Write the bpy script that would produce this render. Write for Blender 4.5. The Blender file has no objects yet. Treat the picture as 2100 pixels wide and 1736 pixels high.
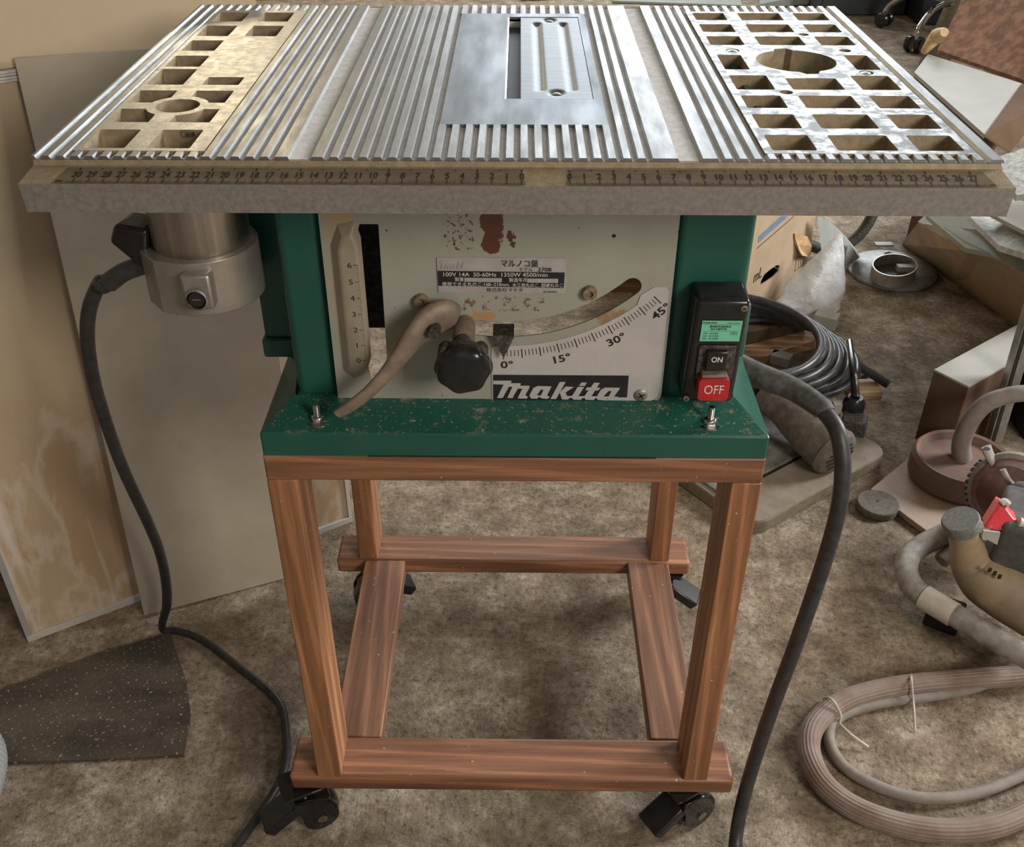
import bpy, bmesh, math, random
from mathutils import Vector, Matrix, noise
from mathutils.geometry import tessellate_polygon
random.seed(7)
R = math.radians
scene = bpy.context.scene
C = scene.collection

# ---------------------------------------------------------------- camera
CAM = Vector((0, -.6661, 1.0936)); PITCH = 34.9807; YAW = -.6867
F_PX, CX, CY = 2066.93, 1037.4, 873.0
cd = bpy.data.cameras.new('camera'); cam = bpy.data.objects.new('camera', cd); C.objects.link(cam)
cam.location = CAM; cam.rotation_euler = (R(90 - PITCH), 0, R(-YAW))
cd.sensor_fit = 'HORIZONTAL'; cd.sensor_width = 36; cd.lens = F_PX / 2100 * 36
cd.shift_x = (1050 - CX) / 2100; cd.shift_y = -(868 - CY) / 2100
cd.clip_start = .02; cd.clip_end = 50
scene.camera = cam
# ---------------------------------------------------------------- world, lights, exposure
scene.view_settings.view_transform = 'Standard'; scene.view_settings.look = 'None'
scene.view_settings.gamma = 1; scene.view_settings.use_curve_mapping = False
scene.view_settings.exposure = .3
w = bpy.data.worlds.new('world'); scene.world = w; w.use_nodes = True
w.node_tree.nodes['Background'].inputs[0].default_value = (.75, .85, 1, 1)
w.node_tree.nodes['Background'].inputs[1].default_value = .35

def area(name, loc, aim, sx, sy, power, col):
    l = bpy.data.lights.new(name, 'AREA'); l.shape = 'RECTANGLE'; l.size = sx; l.size_y = sy
    l.energy = power; l.color = col
    o = bpy.data.objects.new(name, l); C.objects.link(o); o.location = loc
    o.rotation_euler = (Vector(aim) - Vector(loc)).to_track_quat('-Z', 'Y').to_euler()
    return o
area('window_light_back', (1.15, 5.35, 1.95), (.5, .6, .5), 2.9, 1.0, 98, (.88, .95, 1))
area('window_light_side', (2.95, 1.25, 1.7), (.4, .5, .2), 1.0, .8, 85, (.99, .98, .97))
area('door_light', (1.55, -1.75, 1.75), (.1, .3, .4), .8, .8, 34, (1, .90, .78))
area('lamp_light', (-1.75, 5.3, 2.25), (-.3, .3, .8), .5, .25, 22, (1, .83, .55))

# ---------------------------------------------------------------- pixel helpers (only to measure places on real planes)
_th, _ya = R(PITCH), R(YAW)
_F = Vector((math.sin(_ya)*math.cos(_th), math.cos(_ya)*math.cos(_th), -math.sin(_th)))
_R = Vector((math.cos(_ya), -math.sin(_ya), 0)); _U = _R.cross(_F)
def ray(x, y): return _F + _R*((x-CX)/F_PX) - _U*((y-CY)/F_PX)
def G(x, y, z=0.0):
    d = ray(x, y); return CAM + d*((z-CAM.z)/d.z)
def V(x, y, Y):
    d = ray(x, y); return CAM + d*((Y-CAM.y)/d.y)
def D(x, y, Z): return CAM + ray(x, y)*Z

# ---------------------------------------------------------------- materials
def nt(name):
    m = bpy.data.materials.new(name); m.use_nodes = True
    t = m.node_tree; return m, t, t.nodes['Principled BSDF']
def N(t, typ, **kw):
    n = t.nodes.new(typ)
    for k, v in kw.items():
        if k.startswith('i_'):
            key = k[2:]; n.inputs[int(key) if key.isdigit() else key].default_value = v
        else: setattr(n, k, v)
    return n
def L(t, a, b): t.links.new(a, b)
def pos(t, stretch=(1, 1, 1), rot=(0, 0, 0)):
    g = N(t, 'ShaderNodeNewGeometry'); mp = N(t, 'ShaderNodeMapping')
    mp.inputs['Scale'].default_value = stretch; mp.inputs['Rotation'].default_value = rot
    L(t, g.outputs['Position'], mp.inputs['Vector']); return mp.outputs[0]
def nz(t, vec, scale, detail=6, rough=.6, dist=0):
    n = N(t, 'ShaderNodeTexNoise', i_Scale=scale, i_Detail=detail, i_Roughness=rough, i_Distortion=dist)
    L(t, vec, n.inputs['Vector']); return n.outputs['Fac']
def ramp(t, fac, stops):
    r = N(t, 'ShaderNodeValToRGB'); e = r.color_ramp.elements
    while len(e) < len(stops): e.new(.5)
    for el, (p, c) in zip(e, stops):
        el.position = p; el.color = (*c, 1) if len(c) == 3 else c
    L(t, fac, r.inputs[0]); return r.outputs[0]
def g3(v): return (v, v, v)
def mix(t, fac, a, b, mode='MIX'):
    m = N(t, 'ShaderNodeMix', data_type='RGBA', blend_type=mode)
    for s, v in ((m.inputs['Factor'], fac), (m.inputs['A'], a), (m.inputs['B'], b)):
        if isinstance(v, (int, float)): s.default_value = v
        elif isinstance(v, tuple): s.default_value = (*v, 1)
        else: L(t, v, s)
    return m.outputs['Result']
def bump(t, p, h, strength, dist=.002):
    b = N(t, 'ShaderNodeBump', i_Strength=strength, i_Distance=dist)
    L(t, h, b.inputs['Height']); L(t, b.outputs[0], p.inputs['Normal'])
def mat(name, c1, c2=None, scale=20, rough=.5, metal=0, bs=0, bscale=200, stretch=(1, 1, 1), lo=.35, hi=.65, rr=None, coat=0, spec=None, bd=.001):
    m, t, p = nt(name)
    v = pos(t, stretch)
    p.inputs['Roughness'].default_value = rough; p.inputs['Metallic'].default_value = metal
    if spec is not None: p.inputs['Specular IOR Level'].default_value = spec
    if coat: p.inputs['Coat Weight'].default_value = coat; p.inputs['Coat Roughness'].default_value = .08
    if c2 is None: c2 = tuple(x*.8 for x in c1)
    f = nz(t, v, scale)
    L(t, ramp(t, f, [(lo, c1), (hi, c2)]), p.inputs['Base Color'])
    if rr: L(t, ramp(t, f, [(lo, g3(rough)), (hi, g3(rr))]), p.inputs['Roughness'])
    if bs: bump(t, p, nz(t, v, bscale, 4), bs, bd)
    return m
def wood(name, axis, dark=(.165, .072, .038), light=(.35, .165, .085), fine=1.0):
    m, t, p = nt(name)
    s = [55.0*fine]*3; s[axis] = 3.0
    v = pos(t, tuple(s))
    f1 = nz(t, v, 1.0, 5, .6, .6)
    wv = N(t, 'ShaderNodeTexWave', i_Scale=.55, i_Distortion=7.0, i_Detail=3.0)
    wv.bands_direction = 'DIAGONAL'
    wv.inputs['Detail Scale'].default_value = .8
    L(t, v, wv.inputs['Vector'])
    base = ramp(t, f1, [(.3, dark), (.7, light)])
    grain = ramp(t, wv.outputs['Fac'], [(.0, g3(.84)), (.8, g3(.98)), (.93, g3(1.3))])
    c = mix(t, 1.0, base, grain, 'MULTIPLY')
    s2 = [260.0]*3; s2[axis] = 9.0
    c = mix(t, 1.0, c, ramp(t, nz(t, pos(t, tuple(s2)), 1.0, 3), [(.3, g3(.8)), (.7, g3(1.15))]), 'MULTIPLY')
    # crumbs of sawdust
    sp = ramp(t, nz(t, pos(t), 190, 2, .5), [(.735, g3(0)), (.76, g3(1))])
    c = mix(t, sp, c, (.6, .5, .38))
    L(t, c, p.inputs['Base Color']); p.inputs['Roughness'].default_value = .5
    bump(t, p, wv.outputs['Fac'], .12, .0006)
    return m

M = {}
M['alu'] = mat('cast_aluminium', (.36, .37, .375), (.27, .275, .275), 90, .40, .9, .15, 900, (1, .2, 1), rr=.5)
M['alu_dusty'] = mat('dusty_aluminium', (.78, .79, .79), (.60, .605, .60), 140, .8, 0, .4, 1500)
M['alu_plate'] = mat('mottled_aluminium', (.44, .45, .45), (.28, .285, .29), 110, .38, .9, .12, 500, rr=.55, lo=.42, hi=.58)
M['cast_tan'] = mat('tarnished_casting', (.36, .29, .19), (.27, .215, .14), 160, .65, .3, .4, 900)
M['cast_front'] = mat('grey_casting', (.30, .275, .25), (.22, .20, .185), 260, .62, .3, .3, 1400)
M['brushed'] = mat('brushed_steel', (.25, .275, .30), (.16, .18, .205), 7, .45, 1, .05, 60, (5, 1, 1), rr=.55)
M['cover'] = mat('polished_cover', (.27, .29, .315), (.21, .23, .25), 30, .50, 1, .04, 40, (1, 12, 1))
M['steel'] = mat('zinc_steel', (.62, .6, .56), (.4, .39, .37), 90, .25, 1)
M['steel_dull'] = mat('dull_steel', (.46, .43, .385), (.36, .335, .30), 30, .42, .75, .1, 300)
M['steel_v'] = mat('brushed_sleeve', (.66, .62, .56), (.40, .37, .33), 1, .3, 1, .05, 2, (140, 140, 1.5), rr=.42)
M['brass_dust'] = mat('dusty_bolt', (.36, .26, .17), (.16, .12, .08), 300, .7, .3, .3, 900)
M['black'] = mat('black_plastic', (.012, .012, .013), (.02, .02, .02), 60, .22)
M['black_dusty'] = mat('dusty_black_plastic', (.03, .028, .025), (.16, .13, .10), 260, .6, lo=.45, hi=.75)
M['black_gloss'] = mat('glossy_black', (.008, .008, .009), (.012, .012, .012), 60, .08, coat=.5)
M['black_matte'] = mat('matte_black', (.012, .012, .012), (.02, .02, .02), 60, .6)
M['rubber'] = mat('cable_rubber', (.022, .022, .024), (.045, .043, .042), 90, .45)
M['rubber_dusty'] = mat('dusty_cable_rubber', (.032, .031, .032), (.10, .09, .08), 120, .6, bs=.2, bscale=900)
M['coil'] = mat('coiled_cable_rubber', (.035, .036, .04), (.07, .07, .075), 60, .35)
M['red'] = mat('red_button', (.52, .025, .03), (.42, .02, .025), 60, .35)
M['ink'] = mat('black_print', (.012, .012, .014), (.02, .02, .02), 60, .5)
M['white_ink'] = mat('white_print', (.75, .72, .66), (.68, .65, .6), 90, .5)
M['green_label'] = mat('mint_label', (.20, .62, .42), (.18, .56, .38), 60, .4)
M['label_silver'] = mat('silver_label', (.56, .54, .53), (.46, .43, .42), 60, .35, .35)
M['faded_ink'] = mat('faded_print', (.36, .35, .33), (.42, .4, .38), 90, .5)
M['dial'] = mat('dial_sheet', (.60, .565, .54), (.52, .50, .49), 30, .35, .15)
M['brownmetal'] = mat('ruler_strip', (.20, .155, .10), (.13, .10, .065), 40, .55, .2, stretch=(.6, 3, 3))
M['lever'] = mat('dusty_lever', (.33, .25, .19), (.20, .16, .13), 60, .6, .3, .2, 500)
M['white_dust'] = mat('pale_dust', (.6, .52, .42), (.5, .4, .3), 90, .9)
M['board_grey'] = mat('grey_board', (.40, .345, .265), (.33, .285, .215), 7, .55, bs=.1, bscale=120)
M['trim_white'] = mat('white_trim', (.52, .50, .46), (.45, .42, .38), 30, .5)
M['trim_grey'] = mat('grey_trim', (.35, .35, .34), (.3, .3, .29), 30, .5)
M['edge_dark'] = mat('board_edge', (.22, .18, .12), (.15, .12, .08), 60, .8)
M['mat_dark'] = None
M['card'] = mat('cardboard', (.47, .36, .25), (.40, .30, .205), 9, .8, bs=.08, bscale=80)
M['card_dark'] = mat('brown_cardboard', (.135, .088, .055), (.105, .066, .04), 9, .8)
M['card_pale'] = mat('pale_cardboard', (.42, .38, .32), (.36, .32, .27), 6, .8)
M['white_board'] = mat('white_board', (.40, .395, .365), (.36, .355, .325), 8, .5)
M['white_paint'] = mat('pale_sheet', (.36, .38, .36), (.31, .33, .31), 6, .6)
M['grey_panel'] = mat('grey_panel', (.36, .37, .34), (.30, .31, .28), 8, .6)
M['plaster'] = mat('rough_white', (.6, .62, .62), (.38, .38, .36), 60, .8, bs=.8, bscale=90, bd=.004)
M['osb'] = mat('particle_board', (.27, .14, .085), (.15, .08, .05), 26, .85, bs=.2, bscale=60, lo=.4, hi=.6)
M['galv'] = mat('galvanised', (.40, .40, .39), (.24, .24, .23), 40, .5, .6)
for k_ in ('osb', 'card', 'card_dark', 'white_board', 'card_pale', 'grey_panel', 'white_paint'):
    M[k_].node_tree.nodes['Principled BSDF'].inputs['Specular IOR Level'].default_value = .15
M['navy'] = mat('dark_navy', (.014, .018, .028), (.02, .025, .035), 5, .5)
M['slate'] = mat('slate_paint', (.035, .042, .05), (.045, .05, .06), 5, .5)
M['chrome'] = mat('chrome', (.6, .58, .55), (.5, .48, .45), 5, .12, 1)
M['pvc'] = mat('grey_hose', (.26, .235, .205), (.20, .175, .15), 60, .7, bs=.2, bscale=500)
M['redbase'] = mat('dusty_red_rubber', (.20, .105, .08), (.165, .13, .10), 40, .75, lo=.4, hi=.62)
M['redhose'] = mat('ribbed_brown_hose', (.19, .125, .10), (.26, .215, .18), 26, .65)
M['pinkboard'] = mat('pinkish_board', (.47, .37, .30), (.38, .30, .24), 9, .75, bs=.15, bscale=300)
M['stone'] = mat('dusty_disc', (.21, .185, .155), (.13, .115, .095), 120, .9, bs=.5, bscale=600)
M['tank'] = mat('beige_tank', (.38, .28, .17), (.22, .17, .115), 18, .6)
M['frame_paint'] = mat('dusty_frame_paint', (.36, .345, .31), (.20, .18, .155), 50, .6, bs=.3, bscale=600)
M['capgrey'] = mat('dusty_cap', (.20, .20, .19), (.12, .12, .115), 200, .7)
M['redplastic'] = mat('red_plastic', (.6, .02, .035), (.5, .25, .2), 60, .4, lo=.6, hi=.75)
M['engine'] = mat('engine_grey', (.055, .055, .055), (.10, .095, .085), 60, .65, bs=.2, bscale=300)
M['shroud'] = mat('red_shroud', (.12, .045, .035), (.17, .12, .10), 30, .6)
M['tie'] = mat('nylon_tie', (.60, .55, .48), (.5, .45, .4), 60, .5)
M['toolgrey'] = mat('dusty_tool', (.16, .14, .115), (.09, .08, .065), 80, .75, bs=.3, bscale=500)
M['blue_tape'] = mat('blue_print', (.16, .24, .34), (.14, .2, .3), 60, .6)
M['tape'] = mat('peeled_tape', (.55, .34, .15), (.62, .45, .26), 60, .5, lo=.4, hi=.6)
M['corr'] = mat('grey_duct', (.36, .38, .39), (.28, .30, .31), 30, .5)
M['pinewood'] = wood('pine_offcut', 0, (.34, .20, .11), (.55, .36, .22))
M['wood_x'] = wood('stained_wood_x', 0); M['wood_y'] = wood('stained_wood_y', 1, (.15, .068, .038), (.30, .15, .085))
M['wood_z'] = wood('stained_wood_z', 2, (.22, .095, .042), (.42, .20, .092))
M['wall'] = mat('wall_plaster', (.36, .32, .26), (.30, .27, .22), 3, .9)

def mk_green():
    m, t, p = nt('green_paint')
    c = ramp(t, nz(t, pos(t), 12), [(.35, (.018, .105, .076)), (.7, (.014, .088, .064))])
    g = N(t, 'ShaderNodeNewGeometry'); sx = N(t, 'ShaderNodeSeparateXYZ'); L(t, g.outputs['Normal'], sx.inputs[0])
    up = N(t, 'ShaderNodeMapRange', i_1=.55, i_2=.9); L(t, sx.outputs['Z'], up.inputs[0])
    d = ramp(t, nz(t, pos(t, (1, 1.6, 1)), 46, 8, .75), [(.56, g3(0)), (.72, g3(.8))])
    s = ramp(t, nz(t, pos(t), 330, 3, .6), [(.635, g3(0)), (.67, g3(1.6))])
    dd = mix(t, 1.0, d, s, 'SCREEN') if False else mix(t, .5, d, s, 'ADD')
    ml = N(t, 'ShaderNodeMath', operation='MULTIPLY'); L(t, up.outputs[0], ml.inputs[0]); L(t, dd, ml.inputs[1])
    c = mix(t, ml.outputs[0], c, (.40, .31, .22))
    L(t, c, p.inputs['Base Color']); p.inputs['Roughness'].default_value = .3
    bump(t, p, nz(t, pos(t), 260, 2), .06, .0008)
    return m
M['green'] = mk_green()
M['green_plain'] = mat('green_paint_clean', (.017, .105, .076), (.013, .088, .064), 12, .32, bs=.06, bscale=260)

def window_mask(t, x0, x1, z0, z1, soft=.01):
    """1 inside a world-space box in x and z (where the stain sits)"""
    g = N(t, 'ShaderNodeNewGeometry'); s = N(t, 'ShaderNodeSeparateXYZ'); L(t, g.outputs['Position'], s.inputs[0])
    o = None
    for ch, a, b in (('X', x0, x1), ('Z', z0, z1)):
        for lo, hi in ((a-soft, a+soft), (b+soft, b-soft)):
            mr = N(t, 'ShaderNodeMapRange', i_1=lo, i_2=hi); L(t, s.outputs[ch], mr.inputs[0])
            if o is None: o = mr.outputs[0]
            else:
                q = N(t, 'ShaderNodeMath', operation='MULTIPLY'); L(t, o, q.inputs[0]); L(t, mr.outputs[0], q.inputs[1]); o = q.outputs[0]
    return o
def mk_panel():
    m, t, p = nt('painted_panel')
    c = ramp(t, nz(t, pos(t), 9), [(.35, (.36, .365, .31)), (.7, (.31, .305, .25))])
    sp = ramp(t, nz(t, pos(t), 130, 2), [(.74, g3(0)), (.77, g3(1))])
    c = mix(t, sp, c, (.06, .045, .03))
    def stain(c, box, scale, lo, hi, col, soft=.01):
        k = window_mask(t, *box, soft)
        n = nz(t, pos(t), scale, 6, .65)
        a = N(t, 'ShaderNodeMath', operation='MULTIPLY'); L(t, k, a.inputs[0]); L(t, n, a.inputs[1])
        r = ramp(t, a.outputs[0], [(lo, g3(0)), (hi, g3(1))])
        return mix(t, r, c, col)
    c = stain(c, (-.064, -.030, .735, .79), 230, .55, .57, (.085, .04, .022), .006)
    c = stain(c, (-.030, -.010, .738, .80), 55, .30, .33, (.11, .042, .022), .007)
    c = stain(c, (-.012, .003, .740, .762), 110, .50, .52, (.10, .04, .022), .005)
    c = stain(c, (-.058, .03, .678, .705), 190, .52, .58, (.17, .10, .06), .008)
    c = stain(c, (-.052, -.012, .672, .69), 60, .40, .44, (.46, .26, .12))
    c = stain(c, (-.17, -.118, .66, .80), 30, .30, .5, (.42, .31, .18), .03)
    c = stain(c, (.06, .10, .655, .70), 60, .42, .48, (.3, .2, .1))
    L(t, c, p.inputs['Base Color']); p.inputs['Roughness'].default_value = .42
    bump(t, p, nz(t, pos(t), 300, 3), .08, .0006)
    return m
M['panel'] = mk_panel()
M['dusty_panel'] = mat('dusty_panel', (.36, .31, .23), (.27, .23, .175), 14, .5, bs=.1, bscale=200)
def mk_cabinet():
    m, t, p = nt('stained_laminate')
    v = pos(t, (1, 1, .45))
    c = ramp(t, nz(t, pos(t), 5), [(.35, (.50, .40, .27)), (.7, (.44, .345, .225))])
    z = N(t, 'ShaderNodeSeparateXYZ'); g = N(t, 'ShaderNodeNewGeometry'); L(t, g.outputs['Position'], z.inputs[0])
    k = N(t, 'ShaderNodeMapRange', i_1=.62, i_2=.25); L(t, z.outputs['Z'], k.inputs[0])
    n = nz(t, v, 9, 7, .6, .3)
    a = N(t, 'ShaderNodeMath', operation='MULTIPLY'); L(t, k.outputs[0], a.inputs[0]); L(t, n, a.inputs[1])
    c = mix(t, ramp(t, a.outputs[0], [(.30, g3(0)), (.52, g3(.7)), (.6, g3(.75))]), c, (.42, .27, .15))
    c = mix(t, ramp(t, a.outputs[0], [(.40, g3(0)), (.46, g3(.6)), (.52, g3(0))]), c, (.60, .53, .43))
    wv = nz(t, pos(t, (22, 22, 1.2)), 1, 3, .5, .5)
    q = N(t, 'ShaderNodeMath', operation='MULTIPLY'); L(t, k.outputs[0], q.inputs[0]); L(t, wv, q.inputs[1])
    c = mix(t, ramp(t, q.outputs[0], [(.60, g3(0)), (.66, g3(.75))]), c, (.68, .62, .54))
    L(t, c, p.inputs['Base Color']); p.inputs['Roughness'].default_value = .6
    bump(t, p, n, .15, .002)
    return m
M['cabinet'] = mk_cabinet()
def mk_floor():
    m, t, p = nt('dusty_concrete')
    a = nz(t, pos(t), 2.2, 6, .6); b = nz(t, pos(t), 16, 9, .78); f = nz(t, pos(t), 120, 5, .8)
    c = ramp(t, b, [(.36, (.145, .108, .072)), (.5, (.28, .22, .155)), (.66, (.50, .435, .34))])
    c = mix(t, 1.0, c, ramp(t, a, [(.3, g3(.78)), (.7, g3(1.18))]), 'MULTIPLY')
    c = mix(t, 1.0, c, ramp(t, f, [(.38, g3(.5)), (.46, g3(.95)), (.56, g3(1.05)), (.66, g3(1.4))]), 'MULTIPLY')
    d = ramp(t, nz(t, pos(t), 5.5, 8, .7), [(.58, g3(0)), (.72, g3(.5))])
    c = mix(t, d, c, (.50, .40, .28))
    sp = ramp(t, nz(t, pos(t), 260, 2, .5), [(.70, g3(0)), (.74, g3(.8))])
    c = mix(t, sp, c, (.62, .53, .41))
    pit = ramp(t, nz(t, pos(t), 95, 3, .6), [(.27, g3(.85)), (.33, g3(0))])
    c = mix(t, pit, c, (.07, .055, .04))
    L(t, c, p.inputs['Base Color']); p.inputs['Roughness'].default_value = .9
    h = N(t, 'ShaderNodeMath', operation='ADD'); L(t, nz(t, pos(t), 70, 6, .7), h.inputs[0]); L(t, f, h.inputs[1])
    bump(t, p, h.outputs[0], .75, .004)
    return m
M['floor'] = mk_floor()
def mk_mat():
    m, t, p = nt('dark_dusty_mat')
    c = ramp(t, nz(t, pos(t, (1, 2.4, 1)), 7, 6, .6, .5), [(.35, (.045, .036, .027)), (.65, (.11, .088, .064))])
    s = ramp(t, nz(t, pos(t), 190, 3, .6), [(.625, g3(0)), (.67, g3(1))])
    c = mix(t, s, c, (.42, .35, .27))
    L(t, c, p.inputs['Base Color']); p.inputs['Roughness'].default_value = .85
    bump(t, p, nz(t, pos(t), 90, 5), .6, .003)
    return m
M['mat_dark'] = mk_mat()
def mk_bag():
    m, t, p = nt('clear_bag')
    p.inputs['Base Color'].default_value = (.85, .9, .95, 1); p.inputs['Roughness'].default_value = .3
    tr = N(t, 'ShaderNodeBsdfTransparent'); ms = N(t, 'ShaderNodeMixShader')
    f = ramp(t, nz(t, pos(t, (1, 1, .5)), 26, 3), [(.35, g3(.45)), (.65, g3(.75))])
    L(t, f, ms.inputs[0]); L(t, tr.outputs[0], ms.inputs[1]); L(t, p.outputs[0], ms.inputs[2])
    L(t, ms.outputs[0], t.nodes['Material Output'].inputs['Surface'])
    bump(t, p, nz(t, pos(t), 40, 3), .5, .01)
    return m
M['bag'] = mk_bag()

# ---------------------------------------------------------------- mesh building
class MB:
    def __init__(s): s.v = []; s.f = []; s.m = []; s.slots = []; s.cur = 0; s.X = Matrix.Identity(4); s.smooth = []
    def use(s, key):
        if key not in s.slots: s.slots.append(key)
        s.cur = s.slots.index(key); return s
    def at(s, loc=(0, 0, 0), rz=0, rx=0, ry=0):
        s.X = Matrix.Translation(loc) @ Matrix.Rotation(rz, 4, 'Z') @ Matrix.Rotation(ry, 4, 'Y') @ Matrix.Rotation(rx, 4, 'X'); return s
    def add(s, vs, fs):
        n = len(s.v); s.v += [s.X @ Vector(q) for q in vs]
        for f in fs: s.f.append([i+n for i in f]); s.m.append(s.cur)
        return s
    def box(s, x0, y0, z0, x1, y1, z1):
        return s.hexa([(x0, y0, z0), (x1, y0, z0), (x1, y1, z0), (x0, y1, z0), (x0, y0, z1), (x1, y0, z1), (x1, y1, z1), (x0, y1, z1)])
    def hexa(s, q):
        return s.add(q, [(3, 2, 1, 0), (4, 5, 6, 7), (0, 1, 5, 4), (1, 2, 6, 5), (2, 3, 7, 6), (3, 0, 4, 7)])
    def prism(s, loops, a, b, axes='xyz', side=None):
        """2-D outline (first loop) with holes, extruded from a to b; axes says where 2-D x, 2-D y and depth go"""
        loops = [[(float(p[0]), float(p[1])) for p in lp] for lp in loops]
        def mp(x, y, d):
            r = {axes[0]: x, axes[1]: y, axes[2]: d}; return (r['x'], r['y'], r['z'])
        flat = [p for lp in loops for p in lp]
        tri = tessellate_polygon([[Vector((x, y, 0)) for x, y in lp] for lp in loops])
        n = len(flat)
        vs = [mp(x, y, a) for x, y in flat] + [mp(x, y, b) for x, y in flat]
        fs = []
        for q in tri:
            fs.append((q[0]+n, q[1]+n, q[2]+n)); fs.append((q[2], q[1], q[0]))
        st = 0
        for lp in loops:
            k = len(lp)
            for i in range(k):
                j = (i+1) % k; fs.append((st+i, st+j, st+j+n, st+i+n))
            st += k
        nt_ = 2*len(tri); m0 = len(s.m); s.add(vs, fs)
        if side:
            c0 = s.cur; s.use(side); sc = s.cur; s.cur = c0
            for i in range(m0+nt_, len(s.m)): s.m[i] = sc
        return s
    def tube(s, pts, r, n=10, sub=6, sm=True, cap=True, squash=1.0, up=None):
        pts = [Vector(p) for p in pts]
        rs = list(r) if isinstance(r, (list, tuple)) else [r]*len(pts)
        if sm and len(pts) > 2:
            P, Q = [], []
            for i in range(len(pts)-1):
                p0 = pts[max(i-1, 0)]; p1 = pts[i]; p2 = pts[i+1]; p3 = pts[min(i+2, len(pts)-1)]
                for k in range(sub):
                    u = k/sub
                    P.append(.5*((2*p1)+(p2-p0)*u+(2*p0-5*p1+4*p2-p3)*u*u+(-p0+3*p1-3*p2+p3)*u**3)); Q.append(rs[i]*(1-u)+rs[i+1]*u)
            P.append(pts[-1]); Q.append(rs[-1]); pts, rs = P, Q
        t0 = (pts[1]-pts[0]).normalized()
        nrm = Vector(up) if up else (Vector((0, 0, 1)) if abs(t0.z) < .9 else Vector((1, 0, 0)))
        vs, fs = [], []
        for i, p in enumerate(pts):
            t = (pts[min(i+1, len(pts)-1)]-pts[max(i-1, 0)]).normalized()
            nrm = (nrm - t*nrm.dot(t)).normalized(); b = t.cross(nrm)
            for k in range(n):
                a = 2*math.pi*k/n
                vs.append(p + (nrm*math.cos(a)*squash + b*math.sin(a))*rs[i])
        for i in range(len(pts)-1):
            for k in range(n):
                l = (k+1) % n; fs.append((i*n+k, i*n+l, (i+1)*n+l, (i+1)*n+k))
        if cap: fs.append(tuple(range(n-1, -1, -1))); fs.append(tuple((len(pts)-1)*n+k for k in range(n)))
        return s.add(vs, fs)
    def lathe(s, prof, n=32, c=(0, 0, 0), axis='z', lob=0, lobn=7):
        """profile of (radius, height) turned about an axis through c"""
        vs, fs = [], []
        for r, h in prof:
            for k in range(n):
                a = 2*math.pi*k/n; q = r*(1+lob*math.cos(lobn*a)) if lob else r
                x, y = q*math.cos(a), q*math.sin(a)
                v = (x, y, h) if axis == 'z' else ((x, h, y) if axis == 'y' else (h, x, y))
                vs.append((v[0]+c[0], v[1]+c[1], v[2]+c[2]))
        for i in range(len(prof)-1):
            for k in range(n):
                l = (k+1) % n; q = (i*n+k, i*n+l, (i+1)*n+l, (i+1)*n+k)
                fs.append(q if axis != 'y' else q[::-1])
        for i, rev in ((0, True), (len(prof)-1, False)):
            if prof[i][0] > 1e-6:
                q = tuple(i*n+k for k in range(n)); fs.append(q[::-1] if rev != (axis == 'y') else q)
        return s.add(vs, fs)
    def text(s, txt, x, y, size, fn, sx=1.0, align='CENTER', shear=0, off=0, rot=0, va='CENTER'):
        """lettering laid on the surface given by fn(u, v)"""
        vs, fs = glyphs(txt, align, shear, off, va)
        c, q = math.cos(rot), math.sin(rot)
        return s.add([fn(x+(a*sx*c-b*q)*size, y+(a*sx*q+b*c)*size) for a, b in vs], fs)
    def build(s, name, m=None, parent=None, bevel=0, seg=2, smooth=True, angle=35, sub=0):
        off = Vector(parent['_w']) if parent and '_w' in parent else Vector((0, 0, 0))
        me = bpy.data.meshes.new(name)
        me.from_pydata([tuple(v-off) for v in s.v], [], s.f); me.validate()
        keys = s.slots if s.slots else [m]
        for k in keys: me.materials.append(M[k] if isinstance(k, str) else k)
        if s.slots and len(me.polygons) == len(s.m): me.polygons.foreach_set('material_index', s.m)
        b = bmesh.new(); b.from_mesh(me); bmesh.ops.recalc_face_normals(b, faces=b.faces); b.to_mesh(me); b.free()
        if smooth:
            me.polygons.foreach_set('use_smooth', [True]*len(me.polygons)); me.set_sharp_from_angle(angle=R(angle))
        o = bpy.data.objects.new(name, me); C.objects.link(o)
        if parent: o.parent = parent
        o['_w'] = off
        if bevel:
            bv = o.modifiers.new('bevel', 'BEVEL'); bv.width = bevel; bv.segments = seg; bv.limit_method = 'ANGLE'; bv.angle_limit = R(40)
        if sub:
            sb = o.modifiers.new('sub', 'SUBSURF'); sb.levels = sub; sb.render_levels = sub
        return o
_gc = {}
def glyphs(txt, align, shear, off, va):
    k = (txt, align, shear, off, va)
    if k not in _gc:
        cu = bpy.data.curves.new('t', 'FONT'); cu.body = txt; cu.align_x = align; cu.align_y = va; cu.size = 1; cu.shear = shear; cu.offset = off
        cu.resolution_u = 3
        o = bpy.data.objects.new('t', cu); C.objects.link(o)
        dg = bpy.context.evaluated_depsgraph_get(); me = bpy.data.meshes.new_from_object(o.evaluated_get(dg))
        _gc[k] = ([(v.co.x, v.co.y) for v in me.vertices], [tuple(p.vertices) for p in me.polygons])
        bpy.data.objects.remove(o); bpy.data.curves.remove(cu); bpy.data.meshes.remove(me)
    return _gc[k]
def thing(name, loc, label, cat, group=None):
    o = bpy.data.objects.new(name, None); C.objects.link(o); o.location = loc; o.empty_display_size = .05
    o['_w'] = Vector(loc); o['label'] = label; o['category'] = cat
    if group: o['group'] = group
    return o
def tag(o, label, cat, group=None, kind=None):
    o['label'] = label; o['category'] = cat
    if group: o['group'] = group
    if kind: o['kind'] = kind
    return o
def struct(o): o['kind'] = 'structure'; return o
def setbase(o, loc):
    """put a one-mesh thing's origin at its base"""
    loc = Vector(loc); o.data.transform(Matrix.Translation(-loc)); o.location = loc; return o
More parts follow.
